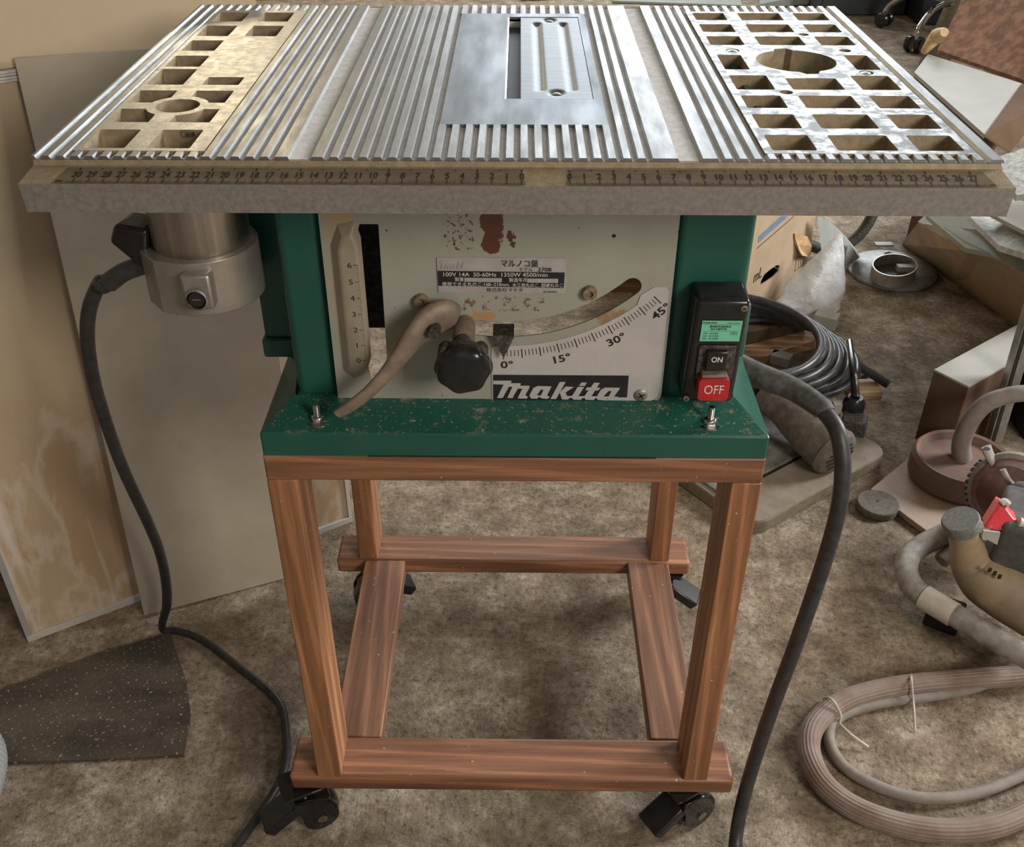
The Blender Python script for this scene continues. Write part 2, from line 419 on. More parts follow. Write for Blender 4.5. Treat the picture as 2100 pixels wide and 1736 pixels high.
def circ(cx, cy, r, n=24, a0=0): return [(cx+r*math.cos(a0+2*math.pi*i/n), cy+r*math.sin(a0+2*math.pi*i/n)) for i in range(n)]
def rrect(x0, y0, x1, y1, r=.002, n=3):
    o = []
    for cx, cy, a in ((x1-r, y1-r, 0), (x0+r, y1-r, 90), (x0+r, y0+r, 180), (x1-r, y0+r, 270)):
        for i in range(n+1):
            t = R(a+90*i/n); o.append((cx+r*math.cos(t), cy+r*math.sin(t)))
    return o

# ================================================================ the room
b = MB(); b.box(-3, -3, -.05, 3.4, 5.8, 0); struct(b.build('floor', 'floor', smooth=False))
def wall(name, axis, p, th, a0, a1, hole=None, h=2.7):
    q = MB(); outer = [(a0, 0), (a1, 0), (a1, h), (a0, h)]
    lp = [outer] + ([[(hole[0], hole[1]), (hole[0], hole[3]), (hole[2], hole[3]), (hole[2], hole[1])]] if hole else [])
    if axis == 'y': q.prism(lp, p, p+th, 'xzy')
    else: q.prism(lp, p, p+th, 'yzx')
    return struct(q.build(name, 'wall', smooth=False))
wall('wall_back', 'y', 5.8, .12, -3, 3.4, (-.35, 1.4, 2.65, 2.5))
wall('wall_left', 'x', -3.12, .12, -3, 5.8)
wall('wall_right', 'x', 3.4, .12, -3, 5.8, (.45, 1.1, 2.05, 2.4))
wall('wall_front', 'y', -3.12, .12, -3, 3.4, (-.4, .0, 1.8, 2.4))
b = MB(); b.box(-3, -3, 2.7, 3.4, 5.8, 2.78); struct(b.build('ceiling', 'wall', smooth=False))
def winframe(name, pts):
    q = MB()
    (a0, z0, a1, z1, axis, p) = pts
    t = .05
    for r in ((a0, z0, a1, z0+t), (a0, z1-t, a1, z1), (a0, z0, a0+t, z1), (a1-t, z0, a1, z1), ((a0+a1)/2-t/2, z0, (a0+a1)/2+t/2, z1)):
        if axis == 'y': q.box(r[0], p, r[1], r[2], p+.06, r[3])
        else: q.box(p, r[0], r[1], p+.06, r[2], r[3])
    return struct(q.build(name, 'trim_white', smooth=False))
winframe('window_1', (-.35, 1.4, 2.65, 2.5, 'y', 5.83)); winframe('window_2', (.45, 1.1, 2.05, 2.4, 'x', 3.43))

# ================================================================ wooden stand
WL, WR, YF, YB = -.2245, .2215, .048, .469
stand = thing('wooden_stand', (0, .26, 0), 'brown stained wooden frame stand on black casters under the green table saw', 'stand')
LW = .027                                                              # leg width; board depth .055
for x0 in (WL, WR-LW):
    for y0 in (YF, YB-.055):
        MB().box(x0, y0, .1013, x0+LW, y0+.055, .5325).build('leg', 'wood_z', stand, bevel=.0015)
for y0 in (YF, YB-.055):
    MB().box(WL, y0, .5325, WR, y0+.055, .5603).build('top_rail', 'wood_x', stand, bevel=.002)
for x0 in (WL, WR-.055):
    MB().box(x0, YF+.055, .5325, x0+.055, YB-.055, .5603).build('side_top_rail', 'wood_y', stand, bevel=.0015)
for y0 in (YF, YB-.057):
    MB().box(-.2575, y0, .077, .2525, y0+.057, .1013).build('bottom_rail', 'wood_x', stand, bevel=.004)
for x0 in (-.216, .1625):
    MB().box(x0, YF+.057, .077, x0+.058, YB-.057, .1013).build('side_bottom_rail', 'wood_y', stand, bevel=.0015)
def caster(x, y, rz):
    q = MB().at((x, y, 0), rz)
    q.prism([rrect(-.024, -.02, .024, .02, .004)], .073, .077)
    q.lathe([(.012, .062), (.014, .073)], 20)
    cs = q.build('caster', 'black_gloss', stand, bevel=.0008)
    cs.name = 'caster'
    h = MB().at((x, y, 0), rz)
    side = [(-.016+.0215*math.cos(R(a)), .025+.0215*math.sin(R(a))) for a in range(-10, -200, -20)]+[(-.036, .040), (-.030, .052), (-.018, .061), (-.004, .0645), (.012, .0645), (.014, .052), (.008, .040)]
    for yy in (-.020, .016):
        h.prism([side], yy, yy+.004, 'xzy')
    h.prism([[(-.036, .032), (-.030, .050), (-.012, .063), (.012, .063), (.012, .060), (-.012, .059), (-.027, .047), (-.033, .031)]], -.020, .020, 'xzy')
    h.build('fork', 'black_gloss', cs, bevel=.0008)
    wv = MB().at((x, y, 0), rz)
    wv.lathe([(.0, -.014), (.016, -.014), (.022, -.0135), (.025, -.009), (.025, .009), (.022, .0135), (.016, .014), (0, .014)], 32, (-.016, 0, .025), 'y')
    wv.build('wheel', 'black_gloss', cs)
    ax = MB().at((x, y, 0), rz)
    ax.lathe([(0, -.0225), (.006, -.0225), (.006, .0225), (0, .0225)], 16, (-.016, 0, .025), 'y')
    for k in (-.006, .006):
        rv = MB().at((x, y, 0), rz); rv.lathe([(0, -.0215), (.0022, -.0215), (.0022, -.0195), (0, -.0195)], 10, (-.014+k, 0, .047), 'y'); rv.build('rivet', 'chrome', cs)
    ax.build('axle', 'chrome', cs)
    pd = MB().at((x, y, 0), rz)
    pd.hexa([(.004, -.017, .040), (.042, -.018, .018), (.042, .018, .018), (.004, .017, .040), (.004, -.017, .058), (.052, -.018, .030), (.052, .018, .030), (.004, .017, .058)])
    pd.build('brake_pedal', 'black', cs, bevel=.003)
caster(-.250, .058, R(205)); caster(.200, .064, R(212)); caster(-.200, .425, R(22)); caster(.225, .430, R(-18))

# ================================================================ table saw
ZT = .85
saw = thing('table_saw', (0, .25, .5605), 'green and silver table saw with ribbed aluminium top on brown wooden stand', 'table saw')
XL, XR, YD = -.3325, .3290, .4478
ZG = ZT-.0024
LG = (-.3075, .0105, -.2165, .4215)      # left grid plate
RG = (.1700, .0105, .3155, .4215)        # right grid plate
FP = (-.0575, .0690, .0665, .4115)       # flat field around the throat
# slab under the ribs (open where the grids and the throat are)
t = MB()
TH = (-.0105, .1305, .0595, .3975)
t.use('alu_dusty').prism([[(XL+.002, .002), (XR-.002, .002), (XR-.002, YD-.002), (XL+.002, YD-.002)],
          [(LG[0], LG[1]), (LG[0], LG[3]), (LG[2], LG[3]), (LG[2], LG[1])],
          [(RG[0], RG[1]), (RG[0], RG[3]), (RG[2], RG[3]), (RG[2], RG[1])],
          [(TH[0], TH[1]), (TH[0], TH[3]), (TH[2], TH[3]), (TH[2], TH[1])]], ZG-.008, ZG)
def rib(x0, x1, y0, y1):
    a = .0013
    t.use('alu')
    vs = [(x0-a, y0, ZG), (x1+a, y0, ZG), (x1, y0, ZT), (x0, y0, ZT), (x0-a, y1, ZG), (x1+a, y1, ZG), (x1, y1, ZT), (x0, y1, ZT)]
    t.add(vs, [(0, 1, 2, 3), (7, 6, 5, 4), (3, 2, 6, 7), (0, 3, 7, 4), (1, 5, 6, 2)])
SL, SR = (-.1570, -.1405), (.1090, .1260)          # miter slots
gro = [-.3275+.01*i for i in range(0, 18)]         # groove centres left of the left slot
edges = []
GW = .0052
def ribs(a, b, gs):
    x = a
    for g in gs:
        if g-GW/2 > x+.0004: yield (x, g-GW/2)
        x = g+GW/2
    if b > x+.0004: yield (x, b)
secs = [(XL, SL[0], [-.3280+.01*i for i in range(17)]), (SL[1], SR[0], [-.1305+.01*i for i in range(23)]), (SR[1], XR, [.1385+.01*i for i in range(19)])]
for a, bb, gs in secs:
    for x0, x1 in ribs(a, bb, [g for g in gs if a+.004 < g < bb-.003]):
        segs = [(0, YD)]
        for pl in (LG, RG, FP):
            if x1 > pl[0] and x0 < pl[2]: segs = [(0, pl[1]), (pl[3], YD)]
        for y0, y1 in segs: rib(x0, x1, y0, y1)
# miter slot floors lie deeper: two channels
for s0, s1 in (SL, SR):
    t.use('alu_dusty').box(s0, 0, ZG-.0045, s1, YD, ZG-.004)
# flat field around the throat
t.use('brushed').prism([[(FP[0], FP[1]), (FP[2], FP[1]), (FP[2], FP[3]), (FP[0], FP[3])], [(TH[0], TH[1]), (TH[0], TH[3]), (TH[2], TH[3]), (TH[2], TH[1])]], ZG-.002, ZT)
top = t.build('table_top', None, saw, smooth=False)
# skirt: lip, sloping front with the rulers, upright apron all round
sk = MB(); sk.use('cast_tan')
yf = -.027; zb1 = ZT-.0095; zb2 = ZT-.030
def ring(x0, y0, x1, y1, z): return [(x0, y0, z), (x1, y0, z), (x1, y1, z), (x0, y1, z)]
r0 = ring(XL+.001, -.0005, XR-.001, YD+.0005, ZG-.0002); r1 = ring(XL+.001, -.0022, XR-.001, YD+.002, ZG-.0035)
r2 = ring(XL-.0005, yf, XR+.0005, YD+.004, zb1); r3 = ring(XL-.0002, yf+.0015, XR+.0002, YD+.003, zb2)
vs = r0+r1+r2+r3
for k in range(3):
    for i in range(4):
        if k == 2: sk.use('cast_front')
        j = (i+1) % 4; sk.add([vs[k*4+i], vs[k*4+j], vs[k*4+4+j], vs[k*4+4+i]], [(0, 1, 2, 3)])
sk.use('cast_tan').box(XL+.001, -.0005, ZG-.004, XR-.001, .003, ZG-.0002)
sk.build('skirt', None, saw, bevel=0, smooth=False)
# inner web ribs of the casting, seen through the grids
# grid plates
def hole_cols(cols, rows, skip=()): return [(c, r) for c in range(len(cols)) for r in range(len(rows)) if (c, r) not in skip]
rcols = [(.1763, .2075), (.2215, .2635), (.2775, .3090)]
rrows = [(.0165, .0482), (.0625, .0948), (.1095, .1410), (.1565, .1965), (.2135, .2595), (.2925, .3240), (.3395, .3700), (.3860, .4160)]
holes = []
for c, (x0, x1) in enumerate(rcols):
    for r_, (y0, y1) in enumerate(rrows):
        if r_ == 4:
            if c == 1: continue
            x0_, x1_ = (x0, .1975) if c == 0 else (.2885, x1)
            holes.append(rrect(x0_, y0, x1_, y1)); continue
        if r_ == 3 and c == 1: holes.append(rrect(x0, .1565, x1, .1885)); continue
        holes.append(rrect(x0, y0, x1, y1))
def notched(cx, cy, r):
    o = []
    for i in range(48):
        a = 2*math.pi*i/48; dd = math.degrees(a) % 360
        q = r+.006 if (88 < dd < 108 or 268 < dd < 292) else r
        o.append((cx+q*math.cos(a), cy+q*math.sin(a)))
    return o
holes += [notched(.2425, .2410, .0345), circ(.2700, .3312, .0050, 16), circ(.2940, .2745, .0055, 16), circ(.2145, .1499, .0055, 16)]
holes += [circ(.1930, .2740, .0062, 18), circ(.2935, .2050, .0062, 18)]
q = MB(); q.use('alu_plate').prism([rrect(RG[0], RG[1], RG[2], RG[3], .001)] + holes, ZT-.020, ZT+.0001, side='cast_tan')
q.build('router_plate', None, saw)
lc = [(-.3035, -.2735), (-.2580, -.2280)]
lr = [(.0155, .0542), (.0706, .1019), (.1172, .1485), (.1640, .1862), (.2013, .2121), (.2162, .2510), (.2672, .3033), (.3187, .3582), (.3753, .4125)]
holes = []
for r_, (y0, y1) in enumerate(lr):
    if r_ == 4: continue
    y0 = .1640 if r_ == 3 else y0
    y1 = .2095 if r_ == 3 else y1
    if r_ in (1, 2):   # corners taken by the ring round the bore
        cx, cy, rr_ = -.2625, .1095, .0235
        for c in (0, 1):
            x0, x1 = lc[c]; pts = []
            xs = (x0, x1)
            poly = [(x0, y0), (x1, y0), (x1, y1), (x0, y1)]
            out = []
            n = 12
            for i in range(4):
                ax, ay = poly[i]; bx, by = poly[(i+1) % 4]
                for k in range(n):
                    px, py = ax+(bx-ax)*k/n, ay+(by-ay)*k/n
                    dx, dy = px-cx, py-cy; d = math.hypot(dx, dy)
                    if d < rr_ and d > 0:
                        # slide onto the ring towards the hole's outer side
                        if c == 0: px = cx-math.sqrt(max(rr_**2-dy*dy, 0))
                        else: px = cx+math.sqrt(max(rr_**2-dy*dy, 0))
                        px = min(max(px, x0), x1)
                    if not out or math.hypot(out[-1][0]-px, out[-1][1]-py) > 1e-4: out.append((px, py))
            holes.append(out)
        continue
    holes.append(rrect(lc[0][0], y0, lc[0][1], y1, .0015))
    if r_ in (0, 3, 7, 8): holes.append(rrect(lc[1][0], y0 if r_ != 3 else .1640, lc[1][1], y1 if r_ != 3 else .1490+.037, .0015))
holes[2:2] = []
holes.append(circ(-.2625, .1095, .0168, 28))
M['alu_plate_worn'] = mat('worn_aluminium', (.50, .495, .47), (.42, .41, .385), 150, .42, .85, .12, 500, rr=.5)
q = MB(); q.use('alu_plate_worn').prism([rrect(LG[0], LG[1], LG[2], LG[3], .001)] + holes, ZT-.020, ZT+.0001, side='cast_tan')
q.build('trimmer_plate', None, saw)
def screw(x, y, z, r, parent, m='steel', axis='z', name='screw', up=1):
    q = MB(); h = r*.35*up
    q.lathe([(0, -h), (r, -h), (r, h*.5), (r*.7, h), (0, h)] if axis == 'z' else [(0, h), (r, h), (r, -h*.5), (r*.7, -h), (0, -h)], 18, (x, y, z), axis)
    q.use('ink') if False else None
    o = q.build(name, m, parent)
    k = MB()
    for a in (R(30), R(120)):
        c, s_ = math.cos(a), math.sin(a); w_, l_ = r*.12, r*.6
        P = [(-l_*c+w_*s_, -l_*s_-w_*c), (l_*c+w_*s_, l_*s_-w_*c), (l_*c-w_*s_, l_*s_+w_*c), (-l_*c-w_*s_, -l_*s_+w_*c)]
        if axis == 'z': k.add([(x+a_, y+b_, z+h+.00008) for a_, b_ in P], [(0, 1, 2, 3)])
        else: k.add([(x+a_, y-h-.00008, z+b_) for a_, b_ in P], [(0, 1, 2, 3)])
    k.build('cross_recess', 'ink', o)
    return o
for x, y in ((.1930, .2740), (.2935, .2050), (-.2402, .0570), (-.2912, .1605)):
    screw(x, y, ZT-.0022, .0060, saw, name='plate_screw')
# throat cover and slot
q = MB()
n = 40; x0, x1 = .0022, .0590
def hz(x, y):
    z = ZT-.0004
    for cx in (.0180, .0435):
        d = abs(x-cx)/.0048
        if d < 1 and .155 < y < .376: z -= .0022*(math.cos(d*math.pi/2))
    for cy in (.1480, .3860):
        d = math.hypot((x-.0308)/.0075, (y-cy)/.0085)
        if d < 1: z -= .0028*math.cos(d*math.pi/2)
    return z
ny = 90; grid = [(x0+(x1-x0)*i/n, .1320+(.3968-.1320)*j/ny) for j in range(ny+1) for i in range(n+1)]
q.add([(x, y, hz(x, y)) for x, y in grid], [(j*(n+1)+i, j*(n+1)+i+1, (j+1)*(n+1)+i+1, (j+1)*(n+1)+i) for j in range(ny) for i in range(n)])
q.box(x0, .1320, ZT-.006, x1, .3968, ZT-.0045)
for a_ in ((x0, .1320, x1, .1320), (x1, .1320, x1, .3968), (x1, .3968, x0, .3968), (x0, .3968, x0, .1320)):
    q.add([(a_[0], a_[1], ZT-.005), (a_[2], a_[3], ZT-.005), (a_[2], a_[3], ZT-.0004), (a_[0], a_[1], ZT-.0004)], [(0, 1, 2, 3)])
q.build('throat_cover', 'cover', saw, angle=60)
for y in (.1480, .3860): screw(.0308, y, ZT-.0022, .0036, saw, name='cover_screw')
MB().box(-.0110, .131, ZT-.05, -.0092, .397, ZT-.0002).build('slot_edge', 'steel', saw)
q = MB(); q.box(-.0085, .26, ZT-.022, .0015, .262, ZT-.018); q.build('guard_bracket', 'steel', saw)
# rulers
def slope(u, v):           # u = world x, v = 0..1 down the sloping front
    return (u, -.0022+(yf+.0022)*v, (ZG-.0035)+(zb1-ZG+.0035)*v+.00045)
def ruler(x_a, x_b, zero, sign, count, name):
    q = MB()
    sl = .004*sign
    q.use('brownmetal').add([slope(x_a+.004, .13), slope(x_b-.004, .13), slope(x_b, .97), slope(x_a, .97)], [(0, 1, 2, 3)])
    def s2(u, v): a = slope(u, v); return (a[0], a[1]-.0001, a[2]+.0002)
    q.use('ink')
    def line(x, v0, v1, w_): q.add([s2(x-w_*1.5, v0), s2(x+w_*1.5, v0), s2(x+w_*1.5, v1), s2(x-w_*1.5, v1)], [(0, 1, 2, 3)])
    total = count*10+ (7 if count < 30 else 5)
    for i in range(total):
        x = zero+sign*i*.001
        line(x, .70 if i % 10 == 0 else (.80 if i % 5 == 0 else .865), .95, .00022 if i % 10 == 0 else .00011)
    for c in range(count+1):
        x = zero+sign*c*.01
        if c % 3 == 0: line(x, .16, .31, .0003)
        q.text(str(c), x, 0, .0112, lambda u, v: s2(u, .53-v/.0258), sx=.56, off=.022)
    for c in range(1, count*2//3):
        if c % 2: line(zero+sign*c*.015, .18, .26, .00018)
    q.text('cm', zero+sign*(count*.01+.0095), 0, .0052, lambda u, v: s2(u, .87-v/.0258), sx=.7, off=.01)
    q.build(name, None, saw, smooth=False)
ruler(-.3102, .0062, .0030, -1, 30, 'ruler'); ruler(.0330, .3178, .0350, 1, 27, 'ruler')
# housing
h = MB()
h.box(-.1975, .094, .590, -.1600, .118, .842); h.build('front_post', 'green_plain', saw, bevel=.007, seg=4)
MB().box(.1300, .094, .590, .1935, .118, .842).build('front_post', 'green_plain', saw, bevel=.007, seg=4)
h = MB(); h.box(-.1975, .116, .590, -.1935, .42, .842); h.box(.1895, .116, .590, .1935, .42, .842)
h.box(-.1975, .40, .70, .1935, .404, .842)
h.build('housing', 'green_plain', saw)
MB().box(-.060, .13, .770, .060, .39, .8415).build('throat_dark_block', 'black_matte', saw)  # black block added under the throat so the slot looks dark inside
h = MB(); h.box(-.2350, .150, .620, -.1975, .36, .838); h.box(-.2375, .145, .602, -.196, .37, .622)
h.build('side_cover', 'green_plain', saw, bevel=.003)
# base: apron and sloping shoulders
o_, i_ = [(-.2238, .048), (.2208, .048), (.2208, .15), (.2208, .475), (-.2238, .475), (-.2238, .15)], \
         [(-.1985, .090, .597), (.1945, .090, .597), (.1965, .17, .648), (.1965, .43, .648), (-.2005, .43, .640), (-.2005, .17, .640)]
h = MB(); n = 6
vs = [(x, y, .5635 if False else .5605) for x, y in o_] + [(x, y, .5825) for x, y in o_] + [(x+(.0015 if x < 0 else -.0015), y+(.0015 if y < .1 else 0), .5845) for x, y in o_] + list(i_)
fs = []
for k in range(3):
    for i in range(n):
        j = (i+1) % n; fs.append((k*n+i, k*n+j, (k+1)*n+j, (k+1)*n+i))
h.add(vs, fs)
vi = [(x*.9, y if y > .2 else y+.02, .560+.001) for x, y in o_]
h.box(-.198, .088, .586, .194, .112, .5965)
h.build('base', 'green', saw, bevel=.0018, seg=3)
MB().box(.2000, .150, .600, .2150, .185, .660).build('cord_bracket', 'green_plain', saw, bevel=.006, seg=3)
MB().box(-.130, .0474, .5600, .124, .0482, .5612).build('base_shade_strip', 'black_matte', saw)  # flat black strip painted for the shade in the gap under the base
for x in (-.1745, .1703):
    q = MB(); q.lathe([(0, 0), (.0095, 0), (.0095, .0015), (0, .0015)], 24, (x, .0625, .5862))
    q.lathe([(0, 0), (.0058, 0), (.0058, .0052), (.005, .0058), (0, .0058)], 6, (x, .0625, .5877))
    pr = [(0, 0)]
    for k in range(14): pr += [(.0028, .0008*k), (.0025, .0008*k+.0004)]
    q.lathe(pr + [(0, .0112)], 14, (x, .0625, .5935)); q.lathe([(.0026, 0), (.0026, .012), (0, .012)], 14, (x, .0625, .5935))
    q.build('mounting_bolt', 'steel', saw, angle=50)
# motor inside
q = MB(); q.lathe([(0, -.09), (.05, -.09), (.055, -.08), (.055, .06), (.04, .075), (0, .075)], 28, (-.03, .27, .74), 'x')
q.build('motor', 'black_dusty', saw)
MB().box(-.155, .16, .625, -.085, .36, .80).build('slot_dark_block', 'black_dusty', saw, bevel=.004)  # black block added behind the panel's left slot to darken the view through it
# front panel
PC = (-.0109, .8256)       # centre of the angle arc, x and z
def arc(r, a0, a1, n=24): return [(PC[0]+r*math.sin(R(a0+(a1-a0)*i/n)), PC[1]-r*math.cos(R(a0+(a1-a0)*i/n))) for i in range(n+1)]
slot = arc(.1660, -14, 42.5) + [(PC[0]+.1583*math.sin(R(42.5))+.0078*math.cos(R(a))*math.cos(R(42.5))+.0078*math.sin(R(a))*math.sin(R(42.5))*0, PC[1]-.1583*math.cos(R(42.5))+.0078*math.sin(R(a))) for a in ()] 
# rounded end
ex, ez = PC[0]+.1583*math.sin(R(42.5)), PC[1]-.1583*math.cos(R(42.5))
for k in range(1, 8):
    a = R(42.5-90+180*k/8); slot.append((ex+.0077*math.cos(a), ez+.0077*math.sin(a)))
slot += arc(.1506, 42.5, -14)
win = [(-.1305, .6360), (-.1300, .7500), (-.1265, .7630), (-.1112, .7630), (-.1128, .6300), (-.1130, .6150), (-.1285, .6150)]
outer = [(-.1585, .842), (-.1595, .5925), (.1185, .5925)] + [(.1185+.011*math.sin(R(a)), .6035-.011*math.cos(R(a))) for a in (15, 30, 45, 60, 75, 90)] + [(.1295, .842)]
q = MB(); q.prism([outer, slot, win], .0870, .0885, 'xzy')
q.box(-.1590, .0885, .5930, -.1565, .1, .842)
pn = q.build('front_panel', 'panel', saw, bevel=0, smooth=False)
# raised depth scale on the left
q = MB(); P = lambda x, z: (x, .0870, z)
base = [(-.1520, .625), (-.1515, .745), (-.1440, .763), (-.1300, .766), (-.1262, .752), (-.1262, .640), (-.1320, .622), (-.1430, .617)]
topz = [(-.1445, .635), (-.1440, .742), (-.1400, .754), (-.1335, .757), (-.1290, .747), (-.1285, .645), (-.1330, .634), (-.1400, .630)]
nb = len(base)
q.add([(x, .0869, z) for x, z in base] + [(x, .0790, z) for x, z in topz], [tuple(range(nb, 2*nb))] + [(i, (i+1) % nb, (i+1) % nb+nb, i+nb) for i in range(nb)])
dsc = q.build('depth_scale', 'dusty_panel', saw, bevel=.002, seg=3)
q = MB()
zs = lambda k: .6385+k*.0176 if False else .6400+k*.01505
for k in range(7):
    z = zs(k); q.add([(-.1330, .0788, z), (-.1290, .0788, z), (-.1290, .0788, z+.0005), (-.1330, .0788, z+.0005)], [(0, 1, 2, 3)])
    q.text(str(k), -.1362, z, .0068, lambda u, v: (u, .0788, v), sx=1.2)
    if k < 6:
        for j in range(1, 10):
            zz = z+j*.001505; l_ = .0026 if j == 5 else .0016
            q.add([(-.1288-l_, .0788, zz), (-.1288, .0788, zz), (-.1288, .0788, zz+.0003), (-.1288-l_, .0788, zz+.0003)], [(0, 1, 2, 3)])
q.build('scale_marks', 'ink', dsc, smooth=False)
# angle dial sheet
ds = [(-.0215, .5945), (-.0215, .6490), (-.0195, .6512)] + arc(.1745, 2, 40, 16)[1:] + [(.1035, .7010), (.1140, .7085), (.1245, .7085), (.1265, .7040), (.1278, .6100), (.1255, .6000), (.1200, .5950), (.1130, .5940)]
q = MB(); q.prism([ds], .0862, .0869, 'xzy'); dial = q.build('angle_dial', 'dial', saw, smooth=False)
q = MB(); fr = lambda u, v: (u, .0859, v)
for a in range(46):
    s_, c_ = math.sin(R(a)), math.cos(R(a))
    r0_, r1_ = (.1775, .1865) if a % 5 == 0 else (.1785, .1845)
    wd = .00042 if a % 5 == 0 else .00026
    if a == 0: r0_, r1_ = .181, .1875
    q.add([fr(PC[0]+r*s_+k*c_, PC[1]-r*c_+k*s_) for r, k in ((r0_, -wd), (r0_, wd), (r1_, wd), (r1_, -wd))], [(0, 1, 2, 3)])
for a, tx in ((0, '0°'), (15, '15°'), (30, '30°'), (45, '45°')):
    rr_ = .1935; q.text(tx, PC[0]+rr_*math.sin(R(a))+(.003 if a == 0 else 0)-(.004 if a == 45 else 0), PC[1]-rr_*math.cos(R(a))-(.003 if a == 45 else 0), .0098, fr, sx=1.3, off=.02, rot=R(a*.95))
q.build('dial_marks', 'ink', dial, smooth=False)
q = MB()
# maker's logo: dark block, sheared light letters
bx0, bx1, bz0, bz1 = -.0203, .0990, .5958, .6222
q.use('ink').add([fr(bx0, bz0), fr(bx0+.098, bz0), fr(bx0+.1005, bz0+.0035), fr(bx1, bz0+.0035), fr(bx1, bz1), fr(bx0, bz1)], [(0, 1, 2, 3, 4, 5)])
q.use('dial')
f2 = lambda u, v: (u, .0856, v)
S = .118/1730.0     # drawn on a 1730-wide block; y down
lpn = [0]
def lp(pts):
    lpn[0] += 1; q.add([(bx0+(x-66)*S, .0857-.00001*lpn[0], bz1-(y-85)*S) for x, y in pts], [tuple(range(len(pts)))])
# strokes given as quads (x, y) in block units
lp([(66, 172), (305, 172), (295, 210), (205, 232), (66, 228)])
lp([(205, 225), (300, 200), (190, 440), (115, 440)])
lp([(262, 210), (425, 210), (415, 265), (240, 265)]); lp([(330, 230), (420, 230), (335, 400), (322, 440), (250, 440)])
lp([(400, 247), (540, 247), (530, 300), (385, 290)]); lp([(455, 270), (540, 270), (485, 392), (520, 420), (505, 448), (385, 445)])
lp([(640, 250), (825, 255), (800, 310), (620, 305), (585, 285)]); lp([(590, 280), (690, 300), (635, 395), (660, 420), (640, 448), (560, 445), (545, 380)]); lp([(735, 280), (812, 290), (770, 392), (805, 420), (775, 450), (690, 440), (690, 390)])
lp([(540, 392), (760, 398), (760, 425), (540, 420)])
lp([(930, 185), (1005, 185), (890, 450), (815, 450)]); lp([(945, 330), (1010, 255), (1118, 260), (1010, 345), (940, 345)]); lp([(930, 330), (1005, 335), (1030, 400), (1070, 425), (1045, 458), (965, 455)])
lp([(1212, 190), (1280, 192), (1255, 245), (1178, 243)]); lp([(1165, 258), (1248, 260), (1180, 400), (1235, 425), (1215, 460), (1110, 455), (1085, 400), (1100, 392)])
lp([(1030, 400), (1270, 402), (1270, 432), (1030, 430)])
lp([(1375, 192), (1448, 195), (1350, 402), (1400, 425), (1385, 462), (1275, 458), (1255, 405)]); lp([(1285, 265), (1460, 268), (1435, 312), (1265, 310)])
lp([(1250, 402), (1620, 405), (1620, 435), (1250, 432)])
lp([(1520, 265), (1715, 268), (1690, 322), (1500, 320), (1465, 300)]); lp([(1470, 295), (1570, 315), (1505, 405), (1530, 430), (1515, 462), (1430, 458), (1425, 390)]); lp([(1620, 290), (1705, 295), (1645, 405), (1700, 408), (1700, 440), (1580, 462), (1560, 440), (1575, 400)])
q.build('maker_logo', None, dial, smooth=False)
# spec plate
q = MB(); sx0, sx1, sz0, sz1 = -.0655, .0400, .7025, .7345
q.use('label_silver').prism([rrect(sx0, sz0, sx1, sz1, .001)], .0860, .0869, 'xzy')
sp = q.build('spec_plate', None, saw, smooth=False)
q = MB()
def su(u, v): return (sx0+(u-45)/(2020-45)*(sx1-sx0), .0856, sz1-(v-80)/(635-80)*(sz1-sz0))
q.use('ink').add([su(50, 283), su(2010, 300), su(2000, 548), su(55, 520)], [(0, 1, 2, 3)])
k_ = (sx1-sx0)/1975.0
def stx(tx, u, v, h_, m, sx=1.0, al='LEFT', off=0, shear=0):
    def fn(a, b_): return (sx0+(a-45)*k_, .0853, sz1-(v-80+(-b_))/555*(sz1-sz0)-0*(a))
    q.use(m).text(tx, u, 0, h_*1.28, fn, sx=sx, align=al, off=off, shear=shear)
stx('マルノコ盤', 1020, 170, 96, 'ink', .95, off=.006); stx('モデル', 1300, 258, 58, 'ink', 1); stx('2708', 1595, 258, 66, 'ink', 1.25, off=.006)
stx('Tmaki', 70, 205, 130, 'faded_ink', .9, off=.02, shear=.3)
stx('100V 14A  50-60Hz  1350W 4500/min', 118, 340, 70, 'white_ink', 1.16)
stx('製番', 310, 418, 56, 'white_ink'); stx('製造年月', 1150, 425, 56, 'white_ink', 1.0)
stx('使用できる丸のこ:168~210mm.', 110, 497, 58, 'white_ink', 1.05); stx('木工用丸のこ, 超硬丸のこ.', 1200, 508, 54, 'white_ink', 1.0)
stx('株式会社マキタ', 800, 585, 56, 'ink', 1.15); stx('814468A2', 1690, 608, 34, 'ink', 1.2)
q.use('label_silver'); su2 = lambda u, v: (su(u, v)[0], .0854, su(u, v)[2])
q.add([su2(460, 388), su2(1040, 392), su2(1040, 458), su2(460, 452)], [(0, 1, 2, 3)]); q.add([su2(1435, 395), su2(1912, 398), su2(1912, 465), su2(1435, 460)], [(0, 1, 2, 3)])
stx('021352', 640, 420, 44, 'faded_ink', 1.3); stx('93  1', 1540, 432, 44, 'faded_ink', 1.1)
q.build('spec_lettering', None, sp, smooth=False)
# screws and bolts in the panel
for x, z in ((-.0800, .6954), (.0607, .7036)):
    q = MB(); q.lathe([(0, 0), (.0062, 0), (.0062, -.004), (.0056, -.0052), (.0030, -.0052), (.0026, -.0030), (0, -.0030)], 20, (x, .0870, z), 'y')
    q.build('socket_bolt', 'brass_dust', saw, angle=40)
screw(.1111, .0858, .6021, .0058, saw, m='steel_dull', axis='y', name='panel_screw')
MB().lathe([(0, 0), (.0016, 0), (.0016, -.0005), (0, -.0005)], 8, (.0780, .0870, .7540), 'y').build('rivet_hole', 'ink', saw)
